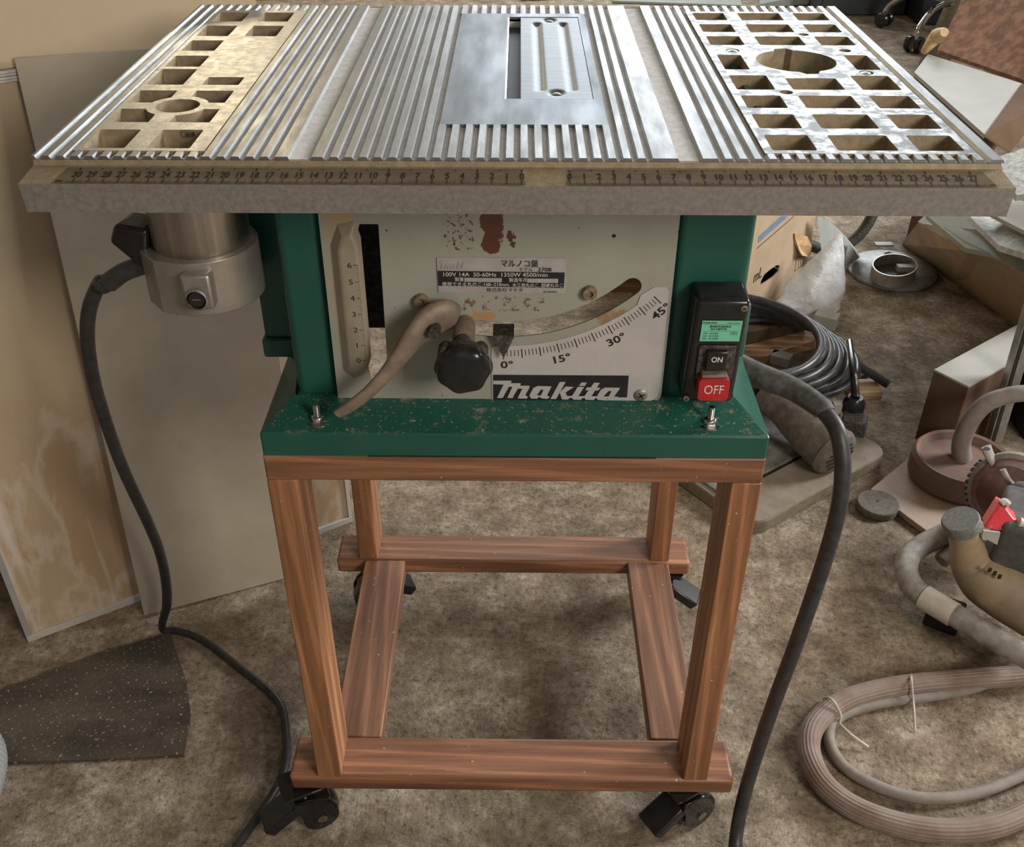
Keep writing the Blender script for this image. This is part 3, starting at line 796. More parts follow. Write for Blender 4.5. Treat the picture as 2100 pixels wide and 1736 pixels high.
# pointer
q = MB(); q.prism([[(-.0200, .6640), (-.0020, .6640), (-.0109, .6430)]], .0790, .0805, 'xzy'); q.box(-.0200, .079, .6640, -.0020, .1, .6655)
q.build('pointer', 'black_dusty', saw)
# locking knob
kc = (-.0437, 0, .6580)
q = MB().at((0, 0, 0))
q.lathe([(0, .0300), (.0150, .0300), (.0195, .0315), (.0218, .0345), (.0225, .040), (.0220, .048), (.0190, .0530), (.0100, .056), (.0085, .062), (0, .062)], 84, kc, 'y', .035, 7)
q.build('lock_knob', 'black', saw, angle=50)
q = MB()
for k in range(7):
    a = R(90+k*360/7)
    q.lathe([(0, .0560), (.0045, .0560), (.0062, .0520), (.0064, .0440), (.0050, .0400), (0, .0390)], 14, (kc[0]+.0185*math.cos(a), 0, kc[2]+.0185*math.sin(a)), 'y')
q.build('knob_lobes', 'black_dusty', saw)
q = MB(); q.lathe([(0, .055), (.0085, .055), (.0095, .060), (.0090, .078), (.0075, .0868), (0, .0868)], 24, (-.0437, 0, .6740), 'y'); q.build('knob_stem', 'lever', saw)
# elevation lever
lv = MB()
lv.tube([(-.0520, .078, .6830), (-.0610, .074, .6870), (-.0720, .068, .6850), (-.0830, .061, .6760), (-.0960, .056, .6600), (-.1090, .052, .6440), (-.1240, .049, .6280), (-.1400, .047, .6150), (-.1530, .046, .6065)],
        [.0120, .0165, .0160, .0130, .0098, .0078, .0072, .0070, .0055], 18, 8, squash=.55, up=(0, 1, 0))
lv.build('lever', 'lever', saw, angle=80)
q = MB(); q.lathe([(0, .060), (.0050, .060), (.0056, .0625), (.0056, .072), (0, .072)], 6, (-.0675, -.009, .6830), 'y'); q.build('lever_bolt', 'black_dusty', saw)
# switch
sw = MB()
def tl(x, z): return x
sw.hexa([(.1435, .0655, .6080), (.1880, .0655, .6080), (.1880, .0935, .6060), (.1435, .0935, .6060), (.1460, .0640, .7080), (.1905, .0640, .7080), (.1905, .0935, .7120), (.1460, .0935, .7120)])
swo = sw.build('switch_box', 'black', saw, bevel=.004, seg=3)
fs_ = lambda u, v, d=.0636: (u+(v-.658)*.025, d+.00*(v), v)
q = MB(); q.use('green_label').add([fs_(.1520, .6705, .0634), fs_(.1850, .6705, .0634), fs_(.1850, .6900, .0634), fs_(.1520, .6900, .0634)], [(0, 1, 2, 3)])
gl = lambda u, v: fs_(u, v, .0631)
q.use('ink')
for z in (.6862, .6800): q.add([gl(.154, z), gl(.183, z), gl(.183, z+.0002), gl(.154, z+.0002)], [(0, 1, 2, 3)])
q.text('KASUGA', .1585, .6880, .0021, gl, sx=1.4, off=.02); q.text('MADE IN JAPAN', .1780, .6877, .0015, gl)
q.text('BSE230A3', .1675, .6845, .0026, gl, sx=1.6, off=.02); q.text('5518772', .1665, .6820, .0024, gl, sx=1.6, off=.02)
q.text('T41-14516D', .1605, .6780, .0022, gl, sx=1.1); q.text('15A  AC125V', .1605, .6755, .0022, gl, sx=1.1); q.text('10A  AC250V', .1605, .6730, .0022, gl, sx=1.1)
q.text('2P', .1795, .6780, .0020, gl, sx=1.3)
for a_ in ((.1768, .6768, .1822, .6770), (.1768, .6792, .1822, .6794), (.1768, .6768, .1770, .6794), (.1820, .6768, .1822, .6794)):
    q.add([gl(a_[0], a_[1]), gl(a_[2], a_[1]), gl(a_[2], a_[3]), gl(a_[0], a_[3])], [(0, 1, 2, 3)])
q.build('rating_label', None, swo, smooth=False)
q = MB(); q.box(.1525, .0625, .6335, .1838, .0650, .6665); q.build('button_surround', 'black_dusty', swo, bevel=.001)
q = MB(); q.box(.1590, .0575, .6450, .1765, .0650, .6635); ob = q.build('on_button', 'black', swo, bevel=.0012)
q = MB(); q.text('ON', .1678, .6560, .0072, lambda u, v: (u, .0572, v), sx=.85, off=.02); q.build('on_lettering', 'white_ink', ob, smooth=False)
q = MB(); q.prism([rrect(.1545, .6180, .1805, .6395, .0035, 4)], .0530, .0650, 'xzy'); ob = q.build('off_button', 'red', swo, bevel=.001)
q = MB(); q.text('OFF', .1675, .6290, .0125, lambda u, v: (u, .0526, v), sx=.78); q.build('off_lettering', 'white_ink', ob, smooth=False)
q = MB(); q.box(.1565, .0545, .6395, .1780, .0640, .6425); q.build('dust_ledge', 'lever', swo, bevel=.0008)
for x, z in ((.1855, .7010), (.1475, .6130)): screw(x, .0640, z, .0028, swo, m='brass_dust', axis='y')
# dust heap on the base
# power cord of the saw
q = MB(); q.tube([(.205, .185, .580), (.233, .166, .574), (.264, .152, .568), (.287, .130, .562), (.291, .124, .5585)], [.0125, .0125, .0115, .0105, .0100], 16)
q.build('cord_sleeve', 'rubber_dusty', saw)
q = MB(); q.tube([(.280, .136, .563), (.292, .122, .559), (.302, .101, .545), (.308, .083, .501), (.305, .073, .436), (.294, .066, .321), (.280, .059, .207), (.270, .053, .090), (.262, .03, .020), (.255, -.02, .009), (.25, -.12, .009)], .0080, 14)
q.build('power_cord', 'rubber', saw)

# ================================================================ trimmer router hanging under the left plate
rt = thing('trim_router', (-.2625, .109, .6915), 'silver trim router hanging upside down under the left end of the saw table', 'router')
RC = (-.2625, .109)
q = MB(); q.lathe([(0, .738), (.0385, .738), (.0400, .742), (.0400, .812), (.0385, .818), (.030, .8285), (0, .8285)], 48, (RC[0], RC[1], 0))
q.build('motor_sleeve', 'steel_v', rt)
prof = [(RC[0]+.0455*math.cos(R(a)), RC[1]+.0455*math.sin(R(a))) for a in range(-80, 91, 10)] + [(RC[0]-.03, RC[1]+.04), (RC[0]-.047, RC[1]+.012), (RC[0]-.047, RC[1]-.020), (RC[0]-.030, RC[1]-.040), (RC[0]-.005, RC[1]-.0465)]
q = MB(); q.prism([prof], .6915, .7385); q.build('base_housing', 'steel_dull', rt, bevel=.002)
q = MB(); q.box(RC[0]-.006, RC[1]-.0545, .7020, RC[0]+.018, RC[1]-.040, .7330); lk = q.build('lock_block', 'steel_dull', rt, bevel=.0025)
q = MB(); q.lathe([(.0085, -.0005), (.0095, -.0020), (.0078, -.0028), (.0070, -.0005), (0, -.0005)], 28, (RC[0]+.0052, RC[1]-.0545, .7120), 'y'); q.build('lock_ring', 'steel', lk)
q = MB(); q.lathe([(0, -.0004), (.0066, -.0004), (.0066, -.0014), (0, -.0014)], 24, (RC[0]+.0052, RC[1]-.0545, .7120), 'y'); q.build('lock_slot', 'ink', lk)
q = MB(); q.box(RC[0]+.0018, RC[1]-.0562, .7114, RC[0]+.0086, RC[1]-.0559, .7126); q.build('slot_mark', 'steel', lk)
q = MB(); q.lathe([(.003, .6925), (0, .6850)], 10, (-.284, .075, 0)); q.build('drip_tip', 'steel_dull', rt)
q = MB(); q.hexa([(-.3340, .090, .7440), (-.3080, .088, .7180), (-.3020, .120, .7180), (-.3280, .120, .7440), (-.3270, .090, .7600), (-.2990, .088, .7560), (-.2960, .120, .7560), (-.3200, .120, .7600)])
q.build('clamp_knob', 'black', rt, bevel=.004, seg=3)
q = MB(); q.tube([(-.300, .100, .722), (-.312, .098, .7205), (-.330, .098, .714), (-.346, .100, .703)], [.0072, .0078, .0080, .0085], 14); q.build('strain_relief', 'rubber', rt)
cp = [(-.335, .098, .711), (-.352, .101, .699)]
for (x, y, Y) in ((205, 580, .108), (184, 630, .115), (179, 690, .125), (188, 760, .145), (206, 830, .17), (240, 930, .21), (270, 1000, .24), (303, 1070, .27), (327, 1130, .30), (340, 1190, .325), (342, 1240, .345)):
    cp.append(V(x, y, Y))
cp += [Vector((-.512, .360, .012)), Vector((-.490, .361, .006)), Vector((-.447, .342, .006)), Vector((-.379, .288, .006)), Vector((-.321, .237, .006)), Vector((-.300, .189, .006)), Vector((-.290, .122, .006)), Vector((-.312, .053, .006)), Vector((-.335, .0, .006)), Vector((-.37, -.08, .006))]
q = MB(); q.tube(cp, [.0068]*2+[.0066]*11+[.0052]*(len(cp)-13), 12); q.build('cable', 'rubber', rt)

# ================================================================ left side: cabinet, leaning board, mat, duct
P0 = Vector((-.699, .334, 0)); P1 = Vector((-.266, .608, 0)); e = (P1-P0).normalized(); nn = Vector((-e.y, e.x, 0))
rz = math.atan2(e.y, e.x)
cab = thing('storage_cabinet', (P0.x, P0.y, 0), 'tall beige cabinet with water-stained front standing behind the left end of the saw', 'cabinet')
W_ = (P1-P0).length
def cb(): return MB().at((P0.x+nn.x*.008, P0.y+nn.y*.008, 0), rz)
cb().box(.006, .004, .012, W_-.006, .34, .772).build('body', 'cabinet', cab, smooth=False)
cb().box(0, 0, 0, W_, .345, .012).build('bottom_trim', 'trim_white', cab, bevel=.001)
cb().box(0, 0, .012, .008, .02, .772).build('side_trim', 'trim_grey', cab)
cb().box(W_-.006, 0, .012, W_, .02, .772).build('side_trim', 'trim_white', cab)
q = cb()
for k in range(4): q.box(-.01, -.001-.0008*(k % 2), .7725+k*.0032, W_-.01, .34, .7725+k*.0032+.0026)
q.build('stacked_edge', 'trim_white', cab, smooth=False)
cb().box(-.01, .004, .7855, W_-.045, .33, .91).build('upper_section', 'cabinet', cab, smooth=False)
BL = Vector((-.5475, .388, .0005)); a_, phi, psi = R(3), R(25), R(-2)
e2 = Vector((math.cos(phi), math.sin(phi), 0)); n2 = Vector((-e2.y, e2.x, 0)); up = math.cos(a_)*Vector((0, 0, 1))+math.sin(a_)*n2
E_ = math.cos(psi)*e2+math.sin(psi)*up; U_ = -math.sin(psi)*e2+math.cos(psi)*up; T_ = E_.cross(U_)
q = MB(); Lb, Hb, tb = .243, .790, .004
BL = BL+Vector((0, 0, .0086))
c8 = [BL, BL+E_*Lb, BL+E_*Lb-T_*tb, BL-T_*tb]; c8 = c8+[v+U_*Hb for v in c8]
q.hexa(c8); o = q.build('leaning_board', 'board_grey', bevel=.0006); setbase(o, BL); tag(o, 'grey-beige thin board leaning on the stained cabinet behind the hanging router cable', 'board')
q = MB(); mp_ = [G(x, y)[:2] for x, y in ((378, 1552), (392, 1470), (383, 1400), (350, 1300), (200, 1345), (0, 1420), (-200, 1500), (-200, 1590), (0, 1568), (200, 1561))]
q.prism([mp_], .0005, .005); o = q.build('rubber_mat', 'mat_dark'); setbase(o, (-.55, .2, .0005)); tag(o, 'dark dusty mat with wood crumbs on the floor left of the stand', 'mat')
q = MB(); dp = []
pts = [Vector((-.74, .18, .03)), Vector((-.672, .13, .03)), Vector((-.652, .06, .03)), Vector((-.655, -.02, .03)), Vector((-.70, -.12, .03))]
q.tube(pts, [.03]*5, 20, 45)
o = q.build('flexible_duct', 'corr'); 
me = o.data; nr = 20
for i in range(0, len(me.vertices)//nr):
    if i % 4 > 1:
        c = sum((me.vertices[i*nr+k].co for k in range(nr)), Vector())/nr
        for k in range(nr): v = me.vertices[i*nr+k]; v.co = c+(v.co-c)*.86
setbase(o, (-.64, 0, 0)); tag(o, 'grey corrugated duct at the bottom left corner of the photo', 'duct')

# ================================================================ right side, near: engine, hoses, boards
def slab(name, corners, z0, z1, m, label, cat, bevel=.001, round_=0, group=None):
    q = MB(); q.prism([[tuple(c)[:2] for c in corners]], z0, z1); o = q.build(name, m, bevel=bevel)
    c = sum((Vector((c[0], c[1], 0)) for c in corners), Vector())/len(corners); setbase(o, (c.x, c.y, z0)); return tag(o, label, cat, group)
# tool tray board
S_, Ee = Vector((.389, .580)), Vector((.668, .787)); dx = (Ee-S_).normalized(); dy = Vector((-dx.y, dx.x))
def tr(u, v): p = S_+dx*u+dy*v; return (p.x, p.y)
tray = thing('tool_board', (*tr(.17, .25), 0), 'dusty round-cornered board on the floor behind the right stand leg, under a grinder', 'board')
q = MB(); q.prism([[tr(u, v) for u, v in rrect(0, 0, .347, .34, .03, 5)]], .002, .026); q.build('lower_board', 'board_dust' if False else 'edge_dark', tray, bevel=.003)
M['traytop'] = mat('dusty_tray', (.30, .255, .205), (.21, .17, .135), 22, .8, bs=.2, bscale=300)
M['traymetal'] = mat('mottled_tray', (.33, .33, .32), (.15, .14, .125), 40, .55, .3)
q = MB(); q.prism([[tr(u, v) for u, v in rrect(.001, .001, .346, .339, .03, 5)]], .026, .0275); q.build('board_face', 'traytop', tray)
q = MB(); q.prism([[tr(u, v) for u, v in ((.01, .085), (.27, .085), (.27, .33), (.01, .33))]], .0275, .033); q.build('metal_insert', 'traymetal', tray, bevel=.001)
q = MB(); q.prism([[tr(u, v) for u, v in ((.01, .080), (.275, .080), (.275, .0849), (.01, .0849))]], .0275, .0279); q.build('groove', 'ink', tray)
# grinder lying on the board
gr = thing('power_tool', (.50, .80, .033), 'dusty grey power tool with slotted vent lying on the round-cornered board', 'power tool')
gc = D(1672, 895, 1.66); ga = Vector((-.55, .35, .25)).normalized()
gb = Vector((.545, .722, .070)); tip = Vector((.455, .865, .095))
ax = (tip-gb).normalized()
q = MB(); q.tube([gb, gb+ax*.05, gb+ax*.09, gb+ax*.13, gb+ax*.17], [.044, .042, .036, .030, .034], 28); q.build('motor_body', 'toolgrey', gr)
q = MB(); q.tube([gb-ax*.010, gb-ax*.006, gb+ax*.004], [.034, .041, .0455], 28, sm=False); vc = q.build('vent_cover', 'toolgrey', gr)
q = MB(); sd = ax.cross(Vector((0, 0, 1))).normalized(); uu = sd.cross(ax)
for k in range(-2, 3):
    w0 = .032-.006*abs(k)
    for sgn in (-1, 1):
        c0 = gb-ax*.0106+uu*(k*.0105)+sd*(sgn*(w0*.5+.002))
        q.add([c0-sd*w0*.45-uu*.003, c0+sd*w0*.45-uu*.003, c0+sd*w0*.45+uu*.003, c0-sd*w0*.45+uu*.003], [(0, 1, 2, 3)])
q.build('vent_slots', 'ink', vc, smooth=False)
# small round disc, pale board, weighted red base with bent hose
q = MB(); q.lathe([(0, 0), (.033, 0), (.0345, .002), (.0345, .013), (.033, .0145), (0, .0145)], 40, (.612, .660, 0)); o = q.build('round_disc', 'stone'); setbase(o, (.612, .66, 0)); tag(o, 'small dusty round disc with a centre hole on the floor before the pale board', 'disc')
q = MB(); q.lathe([(0, 0), (.003, 0), (.003, .0004), (0, .0004)], 12, (.612, .663, .0146)); h_ = q.build('centre_hole', 'ink', o); h_.location = (-.612, -.66, 0)
pb = [G(1785, 1002, .012), G(1905, 905, .012), G(2030, 935, .012), G(2080, 1010, .012), G(1950, 1125, .012)]
slab('pale_board', pb, .001, .012, 'pinkboard', 'pale pinkish board lying on the floor under the red hose base', 'board')
rb = thing('hose_base', (*G(1968, 958, .03)[:2], .012), 'round dusty red base with grey curved hose on the pale board', 'hose base')
c0 = G(1968, 962, .030)
q = MB(); q.lathe([(0, .012), (.078, .012), (.084, .020), (.084, .052), (.078, .060), (.072, .058), (.068, .046), (0, .044)], 48, (c0.x, c0.y, 0)); q.build('rim', 'redbase', rb)
hp = [Vector((c0.x+.004, c0.y+.012, .046)), D(1972, 905, 1.73), D(1990, 862, 1.70), D(2022, 828, 1.68), D(2062, 812, 1.67), D(2110, 806, 1.66), D(2200, 812, 1.66)]
q = MB(); q.tube(hp, [.0165, .0155, .0150, .0145, .0140, .0140, .014], 18); q.build('curved_hose', 'pvc', rb)
# cardboard carton with white lid
ct = thing('carton', (.79, .88, 0), 'brown cardboard carton with a white flat lid, behind the red hose base', 'carton')
H = .150
ca = Vector(G(1877, 905)[:2]); t1 = G(1916, 757, H); t2 = G(1987, 792, H); t3 = G(2085, 666, H)
ea = (Vector((t2.x, t2.y))-Vector((t1.x, t1.y))); eb = (Vector((t3.x, t3.y))-Vector((t1.x, t1.y)))
A_ = Vector((t1.x, t1.y))
lpc = [A_, A_+ea, A_+ea+eb*1.1, A_+eb*1.1]
q = MB(); q.prism([[tuple(v) for v in lpc]], 0, H-.004); q.build('box', 'card_dark', ct, bevel=.0015)
q = MB(); q.prism([[tuple(v) for v in lpc]], H-.0035, H); q.build('lid', 'white_board', ct)
# aluminium rail leaning, dark case behind it
rl = MB(); p_a = Vector((.925, .895, 0)); p_b = D(2150, 520, 1.62)
q0 = G(2034, 912); p_a = Vector((q0.x, q0.y, .0))
dirv = (p_b-p_a).normalized(); sdv = Vector((1, 0, 0)); sdv = (sdv-dirv*sdv.dot(dirv)).normalized(); tv = dirv.cross(sdv)
def beam(q, a, b_, w0, t0, off=0, offt=0):
    a = a+sdv*off+tv*offt; b_ = b_+sdv*off+tv*offt
    q.hexa([a-sdv*w0-tv*t0, a+sdv*w0-tv*t0, a+sdv*w0+tv*t0, a-sdv*w0+tv*t0, b_-sdv*w0-tv*t0, b_+sdv*w0-tv*t0, b_+sdv*w0+tv*t0, b_-sdv*w0+tv*t0])
p_a = p_a+Vector((0, 0, .012))
rail = thing('metal_rail', p_a, 'leaning silver metal rail beside the carton at the right edge of the photo', 'rail')
q = MB(); beam(q, p_a, p_b, .012, .010); q.build('profile', 'galv', rail, bevel=.001)
q = MB(); beam(q, p_a, p_b, .003, .0008, -.006, .0108 if tv.y < 0 else -.0108); q.build('groove', 'ink', rail)
q = MB(); qa = G(2100, 905); q.box(qa.x, qa.y, 0, qa.x+.20, qa.y+.13, .16); o = q.build('dark_case', 'black_matte', bevel=.006); setbase(o, (qa.x+.17, qa.y+.17, 0)); tag(o, 'black case behind the leaning metal rail at the right edge', 'case')

# ---- petrol engine pump in its tubular frame
en = thing('engine_pump', (.68, .42, 0), 'dusty engine with beige tank in a grey tubular frame, right of the saw', 'engine')
zf = .065
fp = [D(1990, 1072, 1.52), G(1930, 1098, zf+.01), G(1885, 1122, zf), G(1860, 1150, zf), G(1864, 1190, zf), G(1892, 1222, zf), G(1960, 1262, zf), G(2040, 1310, zf), G(2140, 1365, zf)]
q = MB(); q.tube(fp, .0165, 18); q.build('tubular_frame', 'frame_paint', en)
q = MB(); q.tube([G(1894, 1223, zf), G(1925, 1242, zf), G(1956, 1260, zf)], .0180, 18, sm=False); q.build('frame_sleeve', 'tie', en)
for px, py in ((1928, 1283),):
    g_ = G(px, py); q = MB().at((g_.x, g_.y, 0), R(-32)); q.box(-.024, -.012, 0, .024, .012, .050); q.build('rubber_foot', 'black_matte', en, bevel=.003)
g_ = G(2160, 1390); q = MB().at((g_.x, g_.y, 0), R(-32)); q.box(-.024, -.012, 0, .024, .012, .050); q.build('rubber_foot', 'black_matte', en, bevel=.003)
g_ = G(2120, 1130); q = MB().at((g_.x, g_.y, 0), R(-32)); q.box(-.024, -.012, 0, .024, .012, .060); q.build('rubber_foot', 'black_matte', en, bevel=.003)
q = MB(); q.tube([G(1930, 1150, .05), G(1990, 1110, .07), G(2060, 1170, .07), G(2120, 1240, .06)], .012, 12); q.build('cross_brace', 'frame_paint', en)
# tank: neck and sloping body
nk = D(1973, 1078, 1.40); nkb = D(1990, 1150, 1.44)
q = MB(); q.tube([nk, nk+(nkb-nk)*.5, nkb, D(2020, 1185, 1.44), D(2060, 1205, 1.44), D(2130, 1240, 1.44)], [.021, .022, .028, .038, .045, .050], 22, squash=1.0); q.build('fuel_tank', 'tank', en)
ca_ = (nk-nkb).normalized()
q = MB(); q.tube([nk-ca_*.004, nk-ca_*.004+ca_*.001, nk+ca_*.012, nk+ca_*.015], [.020, .0250, .0255, .0235], 36, sm=False); q.build('fuel_cap', 'capgrey', en)
for k, (px, py) in enumerate(((2030, 1168), (2040, 1175), (2050, 1182))):
    q = MB(); c = D(px, py, 1.393); q.box(c.x-.0022, c.y-.001, c.z-.0035, c.x+.0022, c.y+.001, c.z+.0035); q.build('moulded_mark', 'ink', en)
# engine block
bc = D(2112, 1118, 1.40)
q = MB().at(bc, R(-25)); q.box(-.045, -.02, -.075, .09, .09, .035); q.build('crankcase', 'engine', en, bevel=.010, seg=3)
q = MB(); sc = D(2074, 1008, 1.56); q.at(sc, R(-40), R(70)); q.lathe([(0, -.02), (.050, -.02), (.056, -.012), (.056, .012), (.045, .026), (0, .028)], 36); q.build('fan_shroud', 'shroud', en)
q = MB(); q.at(sc, R(-40), R(70)); q.lathe([(.0565, -.014), (.062, -.010), (.062, .010), (.0565, .014)], 36)
q.build('shroud_rim', 'pvc', en)
q = MB(); q.at(sc, R(-40), R(70))
for k in range(9):
    a = R(150+k*9); q.hexa([(math.cos(a)*.0625, math.sin(a)*.0625, -.008), (math.cos(a)*.066, math.sin(a)*.066, -.008), (math.cos(a+.07)*.066, math.sin(a+.07)*.066, -.008), (math.cos(a+.07)*.0625, math.sin(a+.07)*.0625, -.008),
           (math.cos(a)*.0625, math.sin(a)*.0625, .010), (math.cos(a)*.066, math.sin(a)*.066, .010), (math.cos(a+.07)*.066, math.sin(a+.07)*.066, .010), (math.cos(a+.07)*.0625, math.sin(a+.07)*.0625, .010)])
q.build('cooling_fins', 'black_dusty', en)
q = MB(); q.tube([D(2022, 915, 1.56), D(2030, 935, 1.56), D(2045, 965, 1.555)], [.010, .0095, .006], 12, squash=.6); q.build('choke_lever', 'frame_paint', en)
q = MB(); q.lathe([(0, 0), (.0045, 0), (.0045, .001), (0, .001)], 12, D(2024, 920, 1.545)); q.build('lever_hole', 'ink', en)
q = MB(); q.tube([D(2056, 962, 1.50), D(2068, 985, 1.50), D(2085, 1005, 1.50)], [.0045, .0045, .006], 10); q.build('throttle_arm', 'frame_paint', en)
q = MB(); q.tube([D(2092, 1000, 1.48), D(2098, 1012, 1.47), D(2130, 1040, 1.47)], [.012, .014, .016], 12); q.build('carburettor', 'engine', en)
rc_ = [D(2048, 1035, 1.40), D(2066, 1045, 1.395), D(2078, 1062, 1.39), D(2098, 1075, 1.39), D(2088, 1092, 1.385), D(2050, 1088, 1.385), D(2018, 1083, 1.39)]
bk = [v+Vector((.004, .022, 0)) for v in rc_]
q = MB(); n = 7; q.add(rc_+bk, [tuple(range(n)), tuple(range(2*n-1, n-1, -1))]+[(i, (i+1) % n, (i+1) % n+n, i+n) for i in range(n)]); q.build('red_cover', 'redplastic', en, bevel=.002)
tg = [D(2017, 1088, 1.382), D(2052, 1092, 1.382), D(2045, 1117, 1.386), D(2013, 1100, 1.386)]; bk = [v+Vector((0, .003, 0)) for v in tg]
q = MB(); q.hexa(tg+bk); q.build('paper_tag', 'white_board', en)
q = MB(); q.tube([D(2052, 1032, 1.40), D(2060, 1028, 1.40), D(2068, 1034, 1.40)], .005, 8); q.build('foam_tip', 'tie', en)
q = MB(); q.tube([D(2088, 1070, 1.385), D(2100, 1075, 1.385), D(2140, 1092, 1.385)], .0075, 12); q.build('starter_tube', 'tie', en)

# ---- hoses on the floor and cable ties
hs = thing('water_hose', (.45, .12, 0), 'thick ribbed reddish-brown hose curling on the floor at the bottom right', 'hose')
hp = [G(2260, 1345, .016), G(2140, 1378, .016), G(2000, 1392, .016), G(1880, 1402, .016), G(1780, 1420, .016), G(1715, 1446, .016), G(1668, 1490, .016), G(1660, 1545, .016), G(1690, 1608, .016), G(1750, 1655, .016), G(1830, 1686, .016), G(1920, 1702, .016), G(2010, 1698, .016), G(2090, 1672, .016), G(2220, 1600, .016)]
q = MB(); q.tube(hp, .0145, 40, 5); o = q.build('ribbed_hose', 'redhose', hs, angle=80); o.data.polygons.foreach_set('use_smooth', [False]*len(o.data.polygons))
me = o.data
for i in range(len(me.vertices)//40):
    c = sum((me.vertices[i*40+k].co for k in range(40)), Vector())/40
    for k in range(1, 40, 2): v = me.vertices[i*40+k]; v.co = c+(v.co-c)*.955
th = thing('thin_hose', (.50, .13, 0), 'thin grey-brown hose following the inside of the thick ribbed hose', 'hose')
hp2 = [G(2200, 1270, .05), G(2110, 1330, .035), G(2060, 1380, .018), G(1990, 1412, .009), G(1900, 1428, .008), G(1810, 1440, .008), G(1735, 1462, .008), G(1703, 1492, .008), G(1704, 1530, .008), G(1730, 1570, .008), G(1780, 1603, .008), G(1850, 1629, .008), G(1920, 1637, .008), G(1990, 1628, .008), G(2060, 1605, .008), G(2200, 1540, .008)]
q = MB(); q.tube(hp2, .0075, 14, 6); q.build('hose_tube', 'pvc', th)
def tie(loop, tail, label):
    t_ = thing('cable_tie', tail[0], label, 'cable tie', 'pale cable ties on the hoses')
    q = MB(); q.tube(loop, .0016, 8); q.build('loop', 'tie', t_)
    q = MB(); q.tube(tail, .0016, 8); q.build('tail', 'tie', t_)
tie([G(1688, 1432, .004), G(1700, 1430, .034), G(1713, 1442, .036), G(1724, 1465, .022), G(1722, 1480, .012)], [G(1721, 1482, .014), G(1745, 1505, .016), G(1781, 1531, .006)], 'pale cable tie at the left bend of the two hoses on the floor')
tie([G(1869, 1382, .02), G(1869, 1392, .034), G(1871, 1415, .026), G(1873, 1438, .014)], [G(1873, 1438, .015), G(1875, 1465, .012), G(1876, 1496, .003)], 'pale cable tie hanging from the straight upper run of the two hoses')

# ================================================================ right side, middle: coil, carton, bag, discs, offcuts
coil = thing('cable_coil', (.60, 1.13, 0), 'coiled black cable heaped on the floor right of the green saw body', 'cable')
cps = []; n_l = 9; rnd = random.Random(3)
for i in range(n_l*20+1):
    l = i/20; a = 2*math.pi*l+math.pi
    k = l/n_l
    z = .165-.125*k+.010*math.sin(a*1.0+.6)*(1-k)
    ex = G(1676+84*k, 690+50*k, z)
    rx_, ry_ = .160+.016*math.sin(l*2.3)*.6, .150+.012*math.sin(l*3.1)
    cps.append(Vector((ex.x-rx_+rx_*math.cos(a), min(ex.y, 1.10)+.01+ry_*math.sin(a), max(z, .009))))
q = MB(); q.tube(cps, .0075, 12, 3); q.build('loops', 'coil', coil, angle=80)
q = MB(); q.tube([G(1758, 748, .040), G(1790, 768, .03), G(1822, 789, .02)], .0085, 14, sm=False); q.build('cut_end', 'coil', coil)
# plug and box hanging from the coil
ca2 = thing('socket_adapter', (*G(1745, 905)[:2], 0), 'black socket adapter with a thin dangling wire, beside the cable coil', 'adapter')
pc = G(1748, 880, .03)
q = MB().at(pc, R(-20)); q.box(-.022, -.018, -.028, .022, .018, .028); q.build('housing', 'black_dusty', ca2, bevel=.003)
q = MB().at(pc+Vector((.004, .03, .035)), R(-20)); q.lathe([(0, -.015), (.020, -.015), (.020, .006), (.014, .016), (0, .016)], 20); q.build('plug', 'black', ca2)
q = MB(); q.box(pc.x-.035, pc.y+.02, pc.z+.010, pc.x-.020, pc.y+.035, pc.z+.040); q.build('clip', 'white_board', ca2)
q = MB(); q.tube([G(1762, 830, .06), G(1768, 850, .05), G(1757, 880, .03), G(1764, 900, .012), G(1780, 912, .006)], .0022, 8); q.build('wire', 'black', ca2)
q = MB(); q.tube([G(1772, 905, .008), G(1790, 916, .008)], .0065, 10, sm=False); q.build('wire_end', 'black', ca2)
q = MB(); q.tube([pc+Vector((.004, .03, .05)), D(1750, 760, 1.86), D(1742, 700, 1.95)], [.008, .0065, .006], 10); q.build('lead', 'black', ca2)
# carton with hand hole
bx = thing('drinks_carton', (.5, 1.5, 0), 'tan cardboard carton with oval hand hole and peeled tape, behind the cable coil', 'carton')
fa = Vector(G(1540, 655)[:2]); fb = Vector(G(1650, 566)[:2]); dv = (fb-fa).normalized(); fl = (fb-fa).length+.0
fa = fa-dv*.06; fl += .06
nv = Vector((-dv.y, dv.x))                       # into the box
nf = .36
def fm(u, d, z): p = fa+dv*u+nv*d; return (p.x, p.y, z)
def facebox(outer, holes, d0, d1, m, name, bev=0):
    q = MB(); loops = [outer]+holes; flat = [p for l in loops for p in l]; n = len(flat)
    tri = tessellate_polygon([[Vector((x, y, 0)) for x, y in lp] for lp in loops])
    vs = [fm(u, d0, z) for u, z in flat]+[fm(u, d1, z) for u, z in flat]; fs = []
    for t_ in tri: fs.append(tuple(t_)); fs.append((t_[2]+n, t_[1]+n, t_[0]+n))
    st = 0
    for lp_ in loops:
        for i in range(len(lp_)): j = (i+1) % len(lp_); fs.append((st+i, st+j, st+j+n, st+i+n))
        st += len(lp_)
    q.add(vs, fs); return q.build(name, m, bx, smooth=False)
